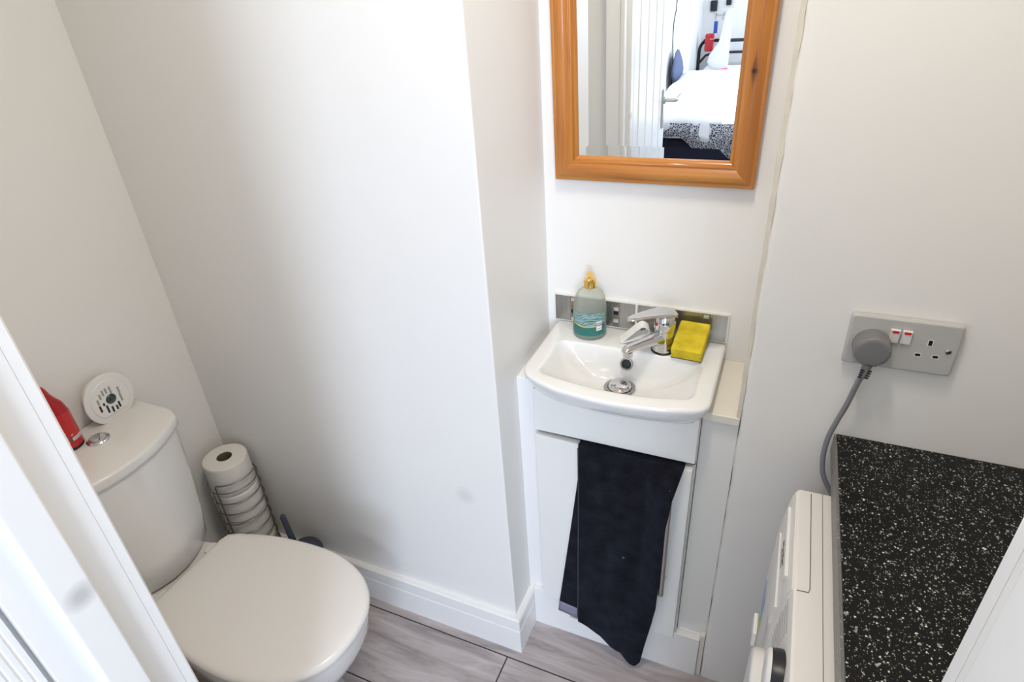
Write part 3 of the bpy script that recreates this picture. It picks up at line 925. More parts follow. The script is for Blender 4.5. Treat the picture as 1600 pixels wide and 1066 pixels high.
for i in range(nv + 1):
    v = i / nv
    row = []
    for j in range(nu + 1):
        u = j / nu
        # bottom edge: (-.31,.10) -> (-.165,.014) -> (-.150,.030)
        zb_ = interp([(0, .100), (.45, .060), (.86, .016), (.93, .014), (1, .034)], u)
        ztop = .664
        z = ztop + (zb_ - ztop) * v
        xl = interp([(0, -.309), (.3, -.3085), (1, -.311)], v)
        xr = interp([(0, -.0955), (.04, -.101), (.10, -.1085), (.17, -.1120), (.24, -.1175), (.36, -.1180), (.5, -.1190), (.64, -.1225), (.75, -.130), (.9, -.143), (1, -.150)], v)
        x = xl + (xr - xl) * u
        y = dfront(x) - .0062
        fold = .0045 * math.sin(u * 7.5 + v * 1.3) * min(1, v * 2.2) + .003 * math.sin(u * 13 - v * 3) * v
        y -= .003 * v + abs(fold) + .010 * min(1, v * 3) * u ** 3 * .6
        hx = max(0.0, min(1.0, (x + .165) / .040)) * min(1, max(0, (z - .20)) / .09) * min(1, max(0, (.664 - z)) / .035)
        y = y * (1 - hx) + min(y, .9005) * hx
        y = min(y, .9455)
        row.append((x, y, z))
    rows.append(row)
# over the top of the door and down behind
top = []
for k, (dy, dz) in enumerate(((.019, -.02), (.0195, .0), (.017, .0032), (.008, .0042), (-.001, .0032))):
    row = []
    for j in range(nu + 1):
        x = rows[0][j][0]
        row.append((x, dfront(x) + dy, .6585 + dz))
    top.append(row)
bm = B(); sheet(bm, top[1:] + rows, .004)
ff_ = obj('front_fold', bm, M['towel'], tw, smooth=True, angle=70)
bm = B(); tube(bm, [V(r[0]) + V((-.0004, -.0018, 0)) for r in rows[1::3]], .0015, 6)  # thin paler tube added so the fold's left edge shows
o = obj('fold_edge_line', bm, M['fold_edge'], ff_, smooth=True); o['label'] = 'slightly paler line along the fold edge'
def back_fold(v0, v1, nv_):
    rr = []
    for i in range(nv_ + 1):
        v = v0 + (v1 - v0) * i / nv_
        row = []
        for j in range(13):
            u = j / 12
            xl = -.303 - .064 * v ** 1.05
            x = xl + (-.270 - xl) * u
            zb_ = .104 - .022 * u
            z = .645 + (zb_ - .645) * v
            y = dfront(x) - .0030 - .0015 * math.sin(u * 5 + v * 2)
            row.append((x, y, z))
        rr.append(row)
    return rr
bm = B(); sheet(bm, back_fold(0, .928, 30), .0025)
obj('back_fold', bm, M['towel'], tw, smooth=True, angle=70)
bm = B(); sheet(bm, back_fold(.928, 1.0, 3), .0016)
o = obj('hem', bm, M['hem'], tw, smooth=True); o['label'] = 'pale grey-lilac woven hem'
bm = B(); box(bm, -.336, -.312, dfront(-.32) - .0035, dfront(-.32) - .0028, .072, .088)
o = obj('care_tag', bm, M['label_white'], tw); o['label'] = 'small white care tag'

# ------------------------------------------------------------------ mirror
TILT = math.radians(1.5)
MX0, MX1, MZ0, MZ1 = -.4248, -.0496, 1.1485, 1.76
my = YC - .003
MR = Matrix.Translation((0, my, MZ0)) @ Matrix.Rotation(TILT, 4, 'X') @ Matrix.Translation((0, -my, -MZ0))
mir = thing('wall_mirror', 'wall mirror in an orange pine frame above the basin', 'mirror', ((MX0 + MX1) / 2, my, MZ0))
FW = .0470
# profile across the frame: (distance from the outer edge, projection from the back)
PF = [(0, 0), (0, .013), (.0015, .0155), (.004, .0165), (.006, .0155), (.008, .0160), (.014, .0215), (.021, .0235), (.028, .0215), (.033, .0170), (.0350, .0165), (.037, .0175), (.0395, .0165), (.0405, .0135), (.0430, .0125), (.0455, .0095), (FW, .0075), (FW, 0)]
def rail(side):
    b = B(); loops = []
    for e in (0, 1):
        lp = []
        for d, h in PF:
            if side == 'bottom': x = (MX0 + d) if e == 0 else (MX1 - d); z = MZ0 + d
            elif side == 'top': x = (MX0 + d) if e == 0 else (MX1 - d); z = MZ1 - d
            elif side == 'left': x = MX0 + d; z = (MZ0 + d) if e == 0 else (MZ1 - d)
            else: x = MX1 - d; z = (MZ0 + d) if e == 0 else (MZ1 - d)
            lp.append(V((x, my - h, z)))
        loops.append(lp)
    loft(b, loops)
    bmesh.ops.transform(b, matrix=MR, verts=b.verts)
    return b
fo = wl(mir)
M['pine_knot'] = pine_mat('pine with a knot', 'z', (MX1 - .0235 - fo.x, 1.345 - fo.z))
for sd, mm in (('bottom', 'pine_h'), ('top', 'pine_h'), ('left', 'pine_v'), ('right', 'pine_knot')):
    obj('frame_rail', rail(sd), M[mm], mir, smooth=True, angle=50)
# glass with bevelled border
gx0, gx1, gz0, gz1 = MX0 + FW - .003, MX1 - FW + .003, MZ0 + FW - .003, MZ1 - FW + .003
bv = .0235; tl_ = math.tan(math.radians(2.3)) * bv
bm = B()
o_ = [(gx0, gz0), (gx1, gz0), (gx1, gz1), (gx0, gz1)]
i_ = [(gx0 + bv, gz0 + bv), (gx1 - bv, gz0 + bv), (gx1 - bv, gz1 - bv), (gx0 + bv, gz1 - bv)]
vo = [bm.verts.new((p[0], my - .0062 + tl_, p[1])) for p in o_]
vi = [bm.verts.new((p[0], my - .0062, p[1])) for p in i_]
vb = [bm.verts.new((p[0], my - .002, p[1])) for p in o_]
bm.faces.new(vi)
for k in range(4):
    bm.faces.new((vo[k], vo[(k + 1) % 4], vi[(k + 1) % 4], vi[k]))
    bm.faces.new((vb[k], vb[(k + 1) % 4], vo[(k + 1) % 4], vo[k]))
bm.faces.new(vb)
bmesh.ops.transform(bm, matrix=MR, verts=bm.verts)
obj('mirror_glass', bm, M['mirror'], mir)

# ------------------------------------------------------------------ toilet
TY = .530
toi = thing('toilet', 'white close-coupled toilet with the lid down against the left wall', 'toilet', (-.98, TY, 0))
def hull_plan(xs, sgn=1):
    """xs: list of (x, halfwidth) from back to front -> closed outline"""
    return [(x, TY - h) for x, h in xs] + [(x, TY + h) for x, h in reversed(xs) if h > 1e-6]
def spl(tab, k=6):
    pts = smooth_path([(a, b, 0) for a, b in tab], k)
    return [(p.x, max(p.y, 0)) for p in pts]
# pan
LIDP = spl([(-1.092, .098), (-1.085, .112), (-1.05, .127), (-.97, .149), (-.87, .160), (-.79, .156), (-.72, .134), (-.672, .098), (-.645, .052), (-.638, 0)])
def planloop(tab, z, dx=0, sc=1.0): return [V((x + dx, y, z)) for x, y in [(a, TY + (b - TY) * sc) for a, b in hull_plan(tab)]]
def even(tab, c, n=64, ins=0):
    p = resample([V(q) for q in hull_plan(tab)], c, n)
    return inset2(p, c, ins) if ins else p
CP = (-.87, TY)
LO = even(LIDP, CP, 80)
def ell(c, rx, ry, n=80, ex=1.0):
    out = []
    for k in range(n):
        a = 2 * PI * k / n
        out.append(V((c[0] + rx * math.copysign(abs(math.cos(a)) ** ex, math.cos(a)), c[1] + ry * math.copysign(abs(math.sin(a)) ** ex, math.sin(a)))))
    return out
ped = ell((-.95, TY), .165, .088, ex=.75); ped2 = ell((-.95, TY), .180, .105, ex=.75)
def mixl(A, Bq, t): return [a.lerp(b, t) for a, b in zip(A, Bq)]
Pn = inset2(LO, CP, .010)
bm = B()
loft(bm, [lv(ped2, 0), lv(ped2, .012), lv(ped, .05), lv(ped, .13), lv(mixl(ped, Pn, .25), .185), lv(mixl(ped, Pn, .6), .250), lv(mixl(ped, Pn, .86), .300), lv(mixl(ped, Pn, .97), .335), lv(Pn, .372), lv(inset2(LO, CP, .012), .380), lv(inset2(LO, CP, .03), .382)])
# platform that carries the cistern
pl = rounded_poly([(-1.318, TY - .085), (-1.318, TY + .085), (-1.16, TY + .092), (-1.125, TY + .103), (-1.09, TY + .090), (-1.03, TY + .110), (-.98, TY + .110), (-.98, TY - .110), (-1.03, TY - .110), (-1.09, TY - .090), (-1.125, TY - .103), (-1.16, TY - .092)], [.01, .01, .02, .02, .02, .02, 0, 0, .02, .02, .02, .02], 4)
PLc = (-1.13, TY)
PLr = resample(pl, PLc, 72)
loft(bm, [lv(inset2(PLr, PLc, .045), .17), lv(inset2(PLr, PLc, .02), .27), lv(inset2(PLr, PLc, .004), .340), lv(PLr, .365), lv(inset2(PLr, PLc, .003), .374), lv(inset2(PLr, PLc, .008), .377)])
obj('pan', bm, M['toilet'], toi, smooth=True, angle=55)
# seat and lid
bm = B(); loft(bm, [lv(inset2(LO, CP, .012), .3805), lv(inset2(LO, CP, .005), .3825), lv(inset2(LO, CP, .004), .391), lv(inset2(LO, CP, .008), .3935)])
obj('seat', bm, M['lid'], toi, smooth=True, angle=50)
bm = B()
loft(bm, [lv(inset2(LO, CP, .006), .3945), lv(inset2(LO, CP, .001), .3955), lv(LO, .3985), lv(inset2(LO, CP, .0012), .4030), lv(inset2(LO, CP, .0045), .4070), lv(inset2(LO, CP, .010), .4092), lv(inset2(LO, CP, .022), .4104), lv(inset2(LO, CP, .05), .4114), lv(inset2(LO, CP, .09), .4118)])
obj('lid', bm, M['lid'], toi, smooth=True, angle=60)
for s in (-1, 1):
    bm = B(); bbox(bm, -1.108, -1.086, TY + s * .070 - .016, TY + s * .070 + .016, .376, .398, .004, 2)
    obj('hinge', bm, M['lid'], toi, smooth=True, angle=40)
# cistern
def cplan(hw, xf, xc, rc):
    """half width, front x at the middle, x of the corner, corner radius"""
    return rounded_poly([(-1.322, TY - hw), (xc - .01, TY - hw), (xc + .012, TY - hw * .80), (xf - .003, TY - hw * .35), (xf, TY), (xf - .003, TY + hw * .35), (xc + .012, TY + hw * .80), (xc - .01, TY + hw), (-1.322, TY + hw)], [.004, rc, rc * .8, .04, .03, .04, rc * .8, rc, .004], 6)
CC = (-1.225, TY)
def cl(hw, xf, xc, rc, z, ins=0): return lv(inset2(resample(cplan(hw, xf, xc, rc), CC, 88), CC, ins), z)
bm = B()
loft(bm, [cl(.124, -1.118, -1.165, .03, .380, .010), cl(.124, -1.118, -1.165, .03, .382, .004), cl(.125, -1.117, -1.165, .03, .388, 0), cl(.133, -1.114, -1.160, .03, .46, 0), cl(.146, -1.1155, -1.160, .032, .60, 0), cl(.155, -1.117, -1.162, .034, .687, 0)])
ct = obj('cistern', bm, M['toilet'], toi, smooth=True, angle=55)
bm = B()
loft(bm, [cl(.160, -1.112, -1.160, .036, .6880, .004), cl(.161, -1.111, -1.159, .036, .6895, .0005), cl(.162, -1.110, -1.158, .036, .694, 0), cl(.162, -1.110, -1.158, .036, .7085, .0002), cl(.162, -1.110, -1.158, .036, .7115, .0015), cl(.162, -1.110, -1.158, .036, .7130, .004), cl(.162, -1.110, -1.158, .036, .7135, .009)])
cl_o = obj('cistern_lid', bm, M['toilet'], toi, smooth=True, angle=60)
bc = (-1.2440, .5555, .7135)
bm = B(); lathe(bm, bc, [(.0225, 0), (.0225, .002), (.0205, .0042), (.0175, .0046), (.0165, .0030)], 36)
fb = obj('flush_button', bm, M['chrome'], cl_o, smooth=True, angle=40); fb['label'] = 'round chrome dual flush button'
bm = B(); lathe(bm, bc, [(.0158, .003), (.0158, .0052), (.0140, .0062)], 36)
obj('full_flush', bm, M['chrome'], fb, smooth=True, angle=30)
bm = B(); lathe(bm, (bc[0] - .002, bc[1] - .006, bc[2]), [(.0085, .0055), (.0085, .0068), (.0070, .0075)], 28)
obj('half_flush', bm, M['chrome'], fb, smooth=True, angle=30)

# ------------------------------------------------------------------ red aerosol can on the cistern
KC = V((-1.2830, .5205, .7137))
can = thing('aerosol_can', 'red air-freshener aerosol can standing on the cistern lid', 'aerosol can', KC)
bm = B(); lathe(bm, KC, [(.024, 0), (.0262, .001), (.0268, .004), (.0262, .0065)], 40)
o = obj('base_rim', bm, M['black'], can, smooth=True, angle=40)
bm = B(); lathe(bm, KC, [(.0262, .0065), (.0265, .009), (.0265, .082), (.0250, .086)], 40)
obj('can_body', bm, M['red'], can, smooth=True, angle=40)
bm = B(); loops = []
for z, rx, ry, oy in ((.0862, .0250, .0250, 0), (.090, .0245, .0245, 0), (.103, .0235, .0225, -.001), (.115, .0215, .0185, -.004), (.127, .0205, .0160, -.007), (.139, .0200, .0150, -.009), (.146, .0175, .0130, -.0095), (.150, .0100, .0080, -.010)):
    loops.append([KC + V((rx * math.cos(a), oy + ry * math.sin(a), z)) for a in [2 * PI * k / 40 for k in range(40)]])
loft(bm, loops)
obj('spray_cap', bm, M['red_cap'], can, smooth=True, angle=60)
fk = math.degrees(math.atan2(-.52, 1.283))
bm = B(); curved_patch(bm, KC, .0267, fk - 20, fk + 3, .020, .046, 8)
obj('barcode_label', bm, M['barcode2'], can)
bm = B(); curved_patch(bm, KC, .0267, fk + 18, fk + 74, .022, .0290, 16)
lb = obj('white_band', bm, M['label_white'], can)
bm = B(); curved_patch(bm, KC, .0268, fk + 10, fk + 19, .021, .0300, 6)
obj('green_mark', bm, mat('dark green print', (0.02, 0.14, 0.09), 0.4), lb)
bm = B()
for k in range(10):
    a0 = fk + 22 + k * 4.6
    curved_patch(bm, KC, .0270, a0, a0 + 2.4, .0240, .0268, 2, dr=.0001)
obj('small_print', bm, M['black'], lb)
bm = B(); curved_patch(bm, KC, .0267, fk + 20, fk + 28, .034, .0370, 3)
obj('small_mark', bm, mat('pale print', (0.8, 0.5, 0.4), 0.4), can)

# ------------------------------------------------------------------ round white vent unit standing on the cistern lid
DCn = V((-1.2935, .6300, .7137))
dsc = thing('air_freshener_disc', 'round white vented air-freshener with flat foot standing on the cistern lid', 'air freshener', DCn)
RD = .0550
cz = .0475
def dcirc(r, x, flat=0.0, n=64):
    out = []
    for k in range(n):
        a = 2 * PI * k / n
        y = r * math.cos(a); z = r * 1.07 * math.sin(a) + cz
        out.append(DCn + V((x, y, max(z, flat))))
    return out
DR = Matrix.Translation(DCn) @ Matrix.Translation(-DCn)
t = B(); loft(t, [dcirc(RD - .016, -.020), dcirc(RD - .014, -.0195), dcirc(RD - .0085, .0070), dcirc(RD, .0076), dcirc(RD, .0110), dcirc(RD - .002, .0125), dcirc(RD - .012, .0128, .010), dcirc(RD - .0135, .0145, .012), dcirc(RD - .0165, .0150, .0145), ])
bm = B(); merge(bm, t, DR)
obj('casing', bm, M['white_plastic'], dsc, smooth=True, angle=35)
fx_ = .0150
def slot(y, z, ln, wd=.0042, dark=True):
    y *= 1.12; z *= 1.12; ln *= 1.12
    b = B(); bbox(b, fx_ - .0006, fx_ + .0006, y - wd / 2, y + wd / 2, z - ln / 2, z + ln / 2, .0003, 1)
    bmesh.ops.translate(b, vec=DCn + V((0, 0, cz)), verts=b.verts)
    bmesh.ops.transform(b, matrix=DR, verts=b.verts)
    return b
M['slot_grey'] = mat('grey recess', (0.36, 0.35, 0.31), 0.6)
rowsl = [(-.0245, .0065, .012), (-.0175, .0150, .012), (-.0105, .0195, .012), (-.0035, .0205, .012), (.0045, .0165, .018), (.0190, .0090, .014), (.0180, -.0070, .018)]
for (y, z, ln) in rowsl:
    obj('vent_slot', slot(y, z, ln), M['slot_grey'], dsc)
for (y, z, ln) in [(-.0250, -.0085, .014), (-.0165, -.0030, .006), (-.0130, -.0160, .017), (-.0045, -.0215, .013), (.0040, -.0225, .010), (.0100, -.0190, .013)]:
    obj('vent_slot', slot(y, z, ln), M['black'], dsc)
t = B(); lathe(t, DCn + V((fx_ - .0005, 0, cz)), [(.0116, 0), (.0113, .0012), (.0080, .0036), (.003, .0048)], 28, 'x')
bm = B(); merge(bm, t, DR)
o = obj('centre_button', bm, mat('dark green glossy plastic', (0.006, 0.03, 0.03), 0.06, coat=0.8), dsc, smooth=True, angle=60); o['label'] = 'glossy dark centre button'

# ------------------------------------------------------------------ paper rolls and their wire holder
RC = V((-1.2340, .7985, 0))
rolls = []
def roll_mesh(z0, z1, r, core=True):
    b = B(); n = 48; ri = .0195
    prof = [(ri, z0), (r - .004, z0), (r - .001, z0 + .002), (r, z0 + .006), (r, z1 - .006), (r - .001, z1 - .002), (r - .004, z1), (ri, z1)]
    loops = [[RC + V((p[0] * math.cos(2 * PI * k / n), p[0] * math.sin(2 * PI * k / n), p[1])) for k in range(n)] for p in prof]
    loops.append(loops[0])
    L = [[b.verts.new(p) for p in lp] for lp in loops[:-1]]
    for a in range(len(L)):
        A, Q = L[a], L[(a + 1) % len(L)]
        for k in range(n): b.faces.new((A[k], A[(k + 1) % n], Q[(k + 1) % n], Q[k]))
    return b
wh = [('bottom of the stack, resting on the floor inside the wire holder'), ('second from the bottom'), ('middle of the stack'), ('second from the top, just under the top one'), ('topmost, with its cardboard core showing')]
H_ = .0925
labels = ['white toilet roll lowest in the wire holder, on the floor', 'white toilet roll second from the bottom in the wire holder', 'white toilet roll in the middle of the wire holder stack',
          'white toilet roll just under the top one in the wire holder', 'white toilet roll on top of the stack, its round core hole showing']
root = None
for k in range(5):
    z0 = .008 + k * (H_ + .0006)
    if root is None:
        root = thing('toilet_roll', labels[0], 'toilet roll', (RC.x, RC.y, z0), 'toilet rolls stacked in the wire holder')
        p1 = obj('tissue', roll_mesh(z0, z0 + H_, .0560), M['paper'], root, smooth=True, angle=50)
        b = B(); n = 32
        loft(b, [[RC + V((r * math.cos(2 * PI * i / n), r * math.sin(2 * PI * i / n), zz)) for i in range(n)] for r, zz in ((.0194, z0 + .001), (.0194, z0 + H_ - .0008), (.0184, z0 + H_ - .0008), (.0184, z0 + .001))], False, False)
        p2 = obj('core', b, M['card'], root, smooth=True, angle=50); p2['label'] = 'brown cardboard core'
    else:
        r_ = root.copy(); C.objects.link(r_); r_.location = (RC.x + (.0015 if k % 2 else -.001), RC.y + (.001 if k == 2 else 0), z0); r_['label'] = labels[k]
        for ch in (p1, p2):
            c_ = ch.copy(); C.objects.link(c_); c_.parent = r_
hol = thing('roll_holder', 'chromed wire basket holding the toilet rolls in the corner', 'toilet roll holder', (RC.x, RC.y, 0))
RW = .0625
def ring(z, r=RW, n=48): return [RC + V((r * math.cos(2 * PI * k / n), r * math.sin(2 * PI * k / n), z)) for k in range(n)]
for k in range(11):
    bm = B(); tube(bm, ring(.400 - .037 * k), .0016, 8, closed=True)
    obj('wire_ring', bm, M['wire'], hol, smooth=True)
bm = B()
def at(a, z, r=RW + .0022): return RC + V((r * math.cos(math.radians(a)), r * math.sin(math.radians(a)), z))
arch = [at(-78, .004), at(-78, .1), at(-78, .2), at(-78, .3), at(-78, .40), at(-77.5, .424), at(-74, .4285)] + [at(a, .4285) for a in range(-66, 21, 8)] + [at(26, .4285), at(29, .424), at(30, .40), at(30, .3), at(30, .2), at(30, .1), at(30, .004)]
tube(bm, arch, .0020, 8)
obj('wire_arch', bm, M['wire'], hol, smooth=True)
for a in (-97, 100, 170):
    bm = B(); tube(bm, [at(a, .401), at(a, .2), at(a, .004)], .0016, 8); obj('upright_wire', bm, M['wire'], hol, smooth=True)
bm = B(); lathe(bm, RC, [(RW + .002, .001), (RW + .002, .006), (.05, .007)], 40); obj('base', bm, M['wire'], hol, smooth=True, angle=40)

# ------------------------------------------------------------------ toilet brush
bc2 = V((-1.052, .8015, 0))
tb = thing('toilet_brush', 'slate blue toilet brush in its holder between toilet and back wall', 'toilet brush', bc2)
bm = B(); lathe(bm, bc2, [(.038, 0), (.041, .004), (.043, .10), (.046, .170), (.0475, .178)], 36)
obj('holder', bm, M['brush'], tb, smooth=True, angle=40)
bm = B(); lathe(bm, bc2, [(.0480, .1785), (.0480, .186), (.043, .197), (.030, .206), (.012, .210)], 36)
obj('holder_lid', bm, M['brush'], tb, smooth=True, angle=50)
bm = B(); tube(bm, [bc2 + V((-.030, .002, .170)), bc2 + V((-.040, .002, .240)), bc2 + V((-.046, .002, .300)), bc2 + V((-.0462, .002, .304))], [.0095, .0085, .0075, .004], 16)
obj('handle', bm, M['brush'], tb, smooth=True, angle=60)

# ------------------------------------------------------------------ worktop
wt = thing('worktop', 'black speckled laminate worktop over the washing machine', 'worktop', (.44, .6, .7545))
bm = B(); bbox(bm, .1455, XR - .001, .215, YS - .001, .7550, .7927, .0008, 1)
obj('slab', bm, M['worktop'], wt)
bm = B(); bbox(bm, .1412, .1454, .215, YS - .001, .7550, .7925, .0012, 2)
o = obj('edge_strip', bm, M['worktop_edge'], wt); o['label'] = 'lit-grey speckled edging strip'

# ------------------------------------------------------------------ washing machine
wm = thing('washing_machine', 'white front-loading washing machine under the speckled worktop', 'washing machine', (.40, .56, 0))
ya, yb = .262, .862
prof = [(.150, .008), (.084, .008), (.080, .05), (.079, .30), (.079, .52), (.080, .58), (.083, .635), (.088, .690), (.0925, .722), (.0965, .7325), (.101, .7345), (.150, .7350)]
bm = B(); prism(bm, prof, 'y', ya, yb)
obj('front_panel', bm, M['machine'], wm, smooth=True, angle=35)
bm = B(); bbox(bm, .1505, .70, ya, yb, .012, .7350, .003, 2)
obj('body', bm, M['machine'], wm)
for x, y in ((.18, ya + .06), (.18, yb - .06), (.66, ya + .06), (.66, yb - .06)):
    bm = B(); lathe(bm, (x, y, 0), [(.02, 0), (.02, .011), (.015, .013)], 16); obj('foot', bm, M['black'], wm)
# panel seams on top and the drawer outline
bm = B(); box(bm, .1325, .1331, ya + .001, yb - .001, .7348, .7354)
obj('top_seam', bm, M['dark'], wm)
def face_x(z):
    for (x0, z0), (x1, z1) in zip(prof[1:], prof[2:]):
        if z0 <= z <= z1: return x0 + (x1 - x0) * (z - z0) / max(z1 - z0, 1e-6)
    return .1
def strip_on_face(bm, y0, y1, z0, z1, th, n=10, lift=0.0):
    rows = []
    for i in range(n + 1):
        z = z0 + (z1 - z0) * i / n
        rows.append([V((face_x(z) - lift, y0, z)), V((face_x(z) - lift, y1, z)), V((face_x(z) - lift - th, y1, z)), V((face_x(z) - lift - th, y0, z))])
    loft(bm, rows)
bm = B()
strip_on_face(bm, .655, .858, .612, .7315, .0022, 12)
drw = obj('detergent_drawer', bm, M['machine'], wm, smooth=True, angle=40)
bm = B(); tube(bm, [(.1160, .857, .7352), (.1166, .70, .7352), (.1166, .662, .7352), (.1150, .6545, .7352), (.100, .6535, .7348)], .0005, 6)
obj('drawer_seam', bm, M['dark'], drw)
bm = B(); t = B(); strip_on_face(bm, .690, .835, .7085, .7165, .0045, 6, .002)
obj('drawer_grip', bm, M['white_plastic'], drw, smooth=True, angle=40)
bm = B(); strip_on_face(bm, .675, .828, .622, .662, .0030, 6, .0020)
obj('drawer_plate', bm, M['white_plastic'], drw, smooth=True, angle=40)
# small vertical lettering on the drawer, facing the room
bm = B()
rnd = random.Random(11)
for k in range(6):
    y0 = .788 - k * .0088; zt = .6885
    for q in range(3):
        yq = y0 - q * .0024
        strip_on_face(bm, yq - .0011, yq, .678 + rnd.choice((0, .003, .006)), zt + rnd.choice((-.004, 0, 0)), .0003, 2, .0023)
    strip_on_face(bm, y0 - .0058, y0, .683 + rnd.uniform(-.003, .003), .6845, .0003, 1, .0023)
strip_on_face(bm, .742, .784, .6710, .6722, .0003, 1, .0023)
o = obj('lettering', bm, M['black'], drw); o['label'] = 'small dark lettering with an underline'
# programme print beside the dial
bm = B()
for k in range(9):
    strip_on_face(bm, .593, .648 - .0025 * (k % 3), .716 - k * .0095, .718 - k * .0095, .0004, 1, .0003)
obj('programme_print', bm, mat('grey print', (0.42, 0.42, 0.44), 0.5), wm)
# energy label stripes
bm = B(); strip_on_face(bm, .800, .846, .36, .52, .0006, 8, .0003)
obj('energy_label', bm, M['energy'], wm)
# dial
kc = V((.0905, .545, .686))
bm = B(); lathe(bm, kc, [(.037, .004), (.037, -.003), (.0352, -.0125), (.0348, -.0135)], 48, 'x')
dl = obj('dial', bm, M['black'], wm, smooth=True, angle=40)
bm = B(); lathe(bm, kc, [(.0346, -.0136), (.0335, -.0170), (.029, -.0195), (.018, -.0205), (.005, -.021)], 48, 'x')
o = obj('dial_face', bm, M['white_plastic'], dl, smooth=True, angle=50); o['label'] = 'domed white dial face'
# porthole door with its raised catch
pc = V((.079, .500, .380))
def psq(h, x, r): return [V((x, pc.y + p[0], pc.z + p[1])) for p in rounded_poly([(-h, -h), (h, -h), (h, h), (-h, h)], r, 8)]
bm = B(); loft(bm, [psq(.190, .083, .05), psq(.190, .067, .05), psq(.187, .0635, .05), psq(.180, .062, .05), psq(.145, .0625, .07), psq(.135, .068, .07)])
pd = obj('porthole_door', bm, M['white_plastic'], wm, smooth=True, angle=50)
bm = B(); lathe(bm, (.067, pc.y, pc.z), [(.125, .0), (.120, -.004), (.09, -.006), (.02, -.007)], 48, 'x')
obj('porthole_glass', bm, mat('dark door glass', (0.03, 0.03, 0.035), 0.05), pd, smooth=True, angle=60)
bm = B(); bbox(bm, .0590, .0655, .672, .712, .560, .592, .002, 2)
obj('door_catch', bm, M['white_plastic'], wm, smooth=True, angle=40)

# ------------------------------------------------------------------ double socket
skx, skz = .123, 1.4786 - .5385
sy = YS
sk = thing('wall_socket', 'white double plug socket on the wall above the worktop', 'wall socket', (skx + .073, sy, skz))
bm = B()
def rr(x0, x1, z0, z1, r, n=5): return rounded_poly([(x0, z0), (x1, z0), (x1, z1), (x0, z1)], r, n)
def rbox_y(bm, x0, x1, z0, z1, r, ys, mi=0):
    loft(bm, [[V((p[0], y, p[1])) for p in rr(x0 + i, x1 - i, z0 + i, z1 - i, r)] for y, i in ys], mi=mi)
rbox_y(bm, skx, skx + .146, skz, skz + .086, .006, [(sy - .0005, .001), (sy - .0085, .0), (sy - .0115, .0012), (sy - .0128, .0038)])
fp = obj('face_plate', bm, M['socket'], sk, smooth=True, angle=50)
ff = sy - .0128
for i, x in enumerate((skx + .0545, skx + .0700)):
    bm = B(); t = B(); bbox(t, x, x + .0130, ff - .0040, ff + .001, skz + .0475, skz + .0700, .001, 2)
    merge(bm, t, Matrix.Translation((0, ff, skz + .058)) @ Matrix.Rotation(math.radians(5), 4, 'X') @ Matrix.Translation((0, -ff, -skz - .058)))
    sw = obj('rocker_switch', bm, M['white_plastic'], sk, smooth=True, angle=40)
    bm = B(); t = B(); box(t, x + .0022, x + .0108, ff - .0046, ff - .0030, skz + .0650, skz + .0690)
    merge(bm, t, Matrix.Translation((0, ff, skz + .058)) @ Matrix.Rotation(math.radians(5), 4, 'X') @ Matrix.Translation((0, -ff, -skz - .058)))
    obj('red_marker', bm, M['red_neon'], sw)
bm = B()
ocx = skx + .1085
def hole(bm, x, z, w_, h_):
    box(bm, x - w_ / 2 - .0012, x + w_ / 2 + .0012, ff - .0002, ff + .001, z - h_ / 2 - .0012, z + h_ / 2 + .0012, 1)
    box(bm, x - w_ / 2, x + w_ / 2, ff - .0004, ff + .001, z - h_ / 2, z + h_ / 2, 0)
hole(bm, ocx, skz + .0535, .0048, .0085); hole(bm, ocx - .0112, skz + .0315, .0068, .0042); hole(bm, ocx + .0112, skz + .0315, .0068, .0042)
obj('pin_holes', bm, [M['black'], M['white_plastic']], sk)
for x in (skx + .0125, skx + .1335):
    bm = B(); lathe(bm, (x, ff, skz + .043), [(.0042, .001), (.0042, -.0004), (.0035, -.0012), (.001, -.0015)], 20, 'y')
    sc_ = obj('screw', bm, M['steel'], sk, smooth=True, angle=50)
    bm = B(); t = B(); box(t, -.0035, .0035, -.0002, .0006, -.0005, .0005); merge(bm, t, Matrix.Translation((x, ff - .0017, skz + .043)) @ Matrix.Rotation(math.radians(-35), 4, 'Y'))
    obj('screw_slot', bm, M['black'], sc_)

# ------------------------------------------------------------------ plug and its cable
pcx, pcz = skx + .0345, skz + .0375
py = ff - .0006
pg = thing('mains_plug', 'grey three-pin plug and cable in the left side of the double socket', 'plug', (pcx, py, pcz))
def plan_plug(sc, y, dx=0):
    pts = [(.0262 * math.cos(math.radians(q)), .0015 + .0262 * math.sin(math.radians(q))) for q in range(-48, 229, 6)] + [(-.0115, -.0228), (-.0098, -.0240), (.0098, -.0240), (.0115, -.0228)]
    return [V((pcx + p[0] * sc, y, pcz + p[1] * sc)) for p in pts]
bm = B()
loft(bm, [plan_plug(.985, py), plan_plug(1.0, py - .001), plan_plug(.99, py - .008), plan_plug(.955, py - .018), plan_plug(.935, py - .0245), plan_plug(.91, py - .0265), plan_plug(.84, py - .0280), plan_plug(.7, py - .0286), plan_plug(.45, py - .0289), plan_plug(.15, py - .029)])
obj('plug_body', bm, M['grey_plastic'], pg, smooth=True, angle=40)
d0 = V((pcx, py - .018, pcz - .0225)); d1 = V((pcx - .0035, py - .0180, pcz - .0480))
bm = B()
tube(bm, [d0 + (d1 - d0) * t for t in (0, .25, .5, .75, .95, 1.0)], [.0098, .0085, .0085, .0078, .0072, .0062], 16, flat=.75)
st = obj('strain_relief', bm, M['grey_plastic'], pg, smooth=True, angle=60)
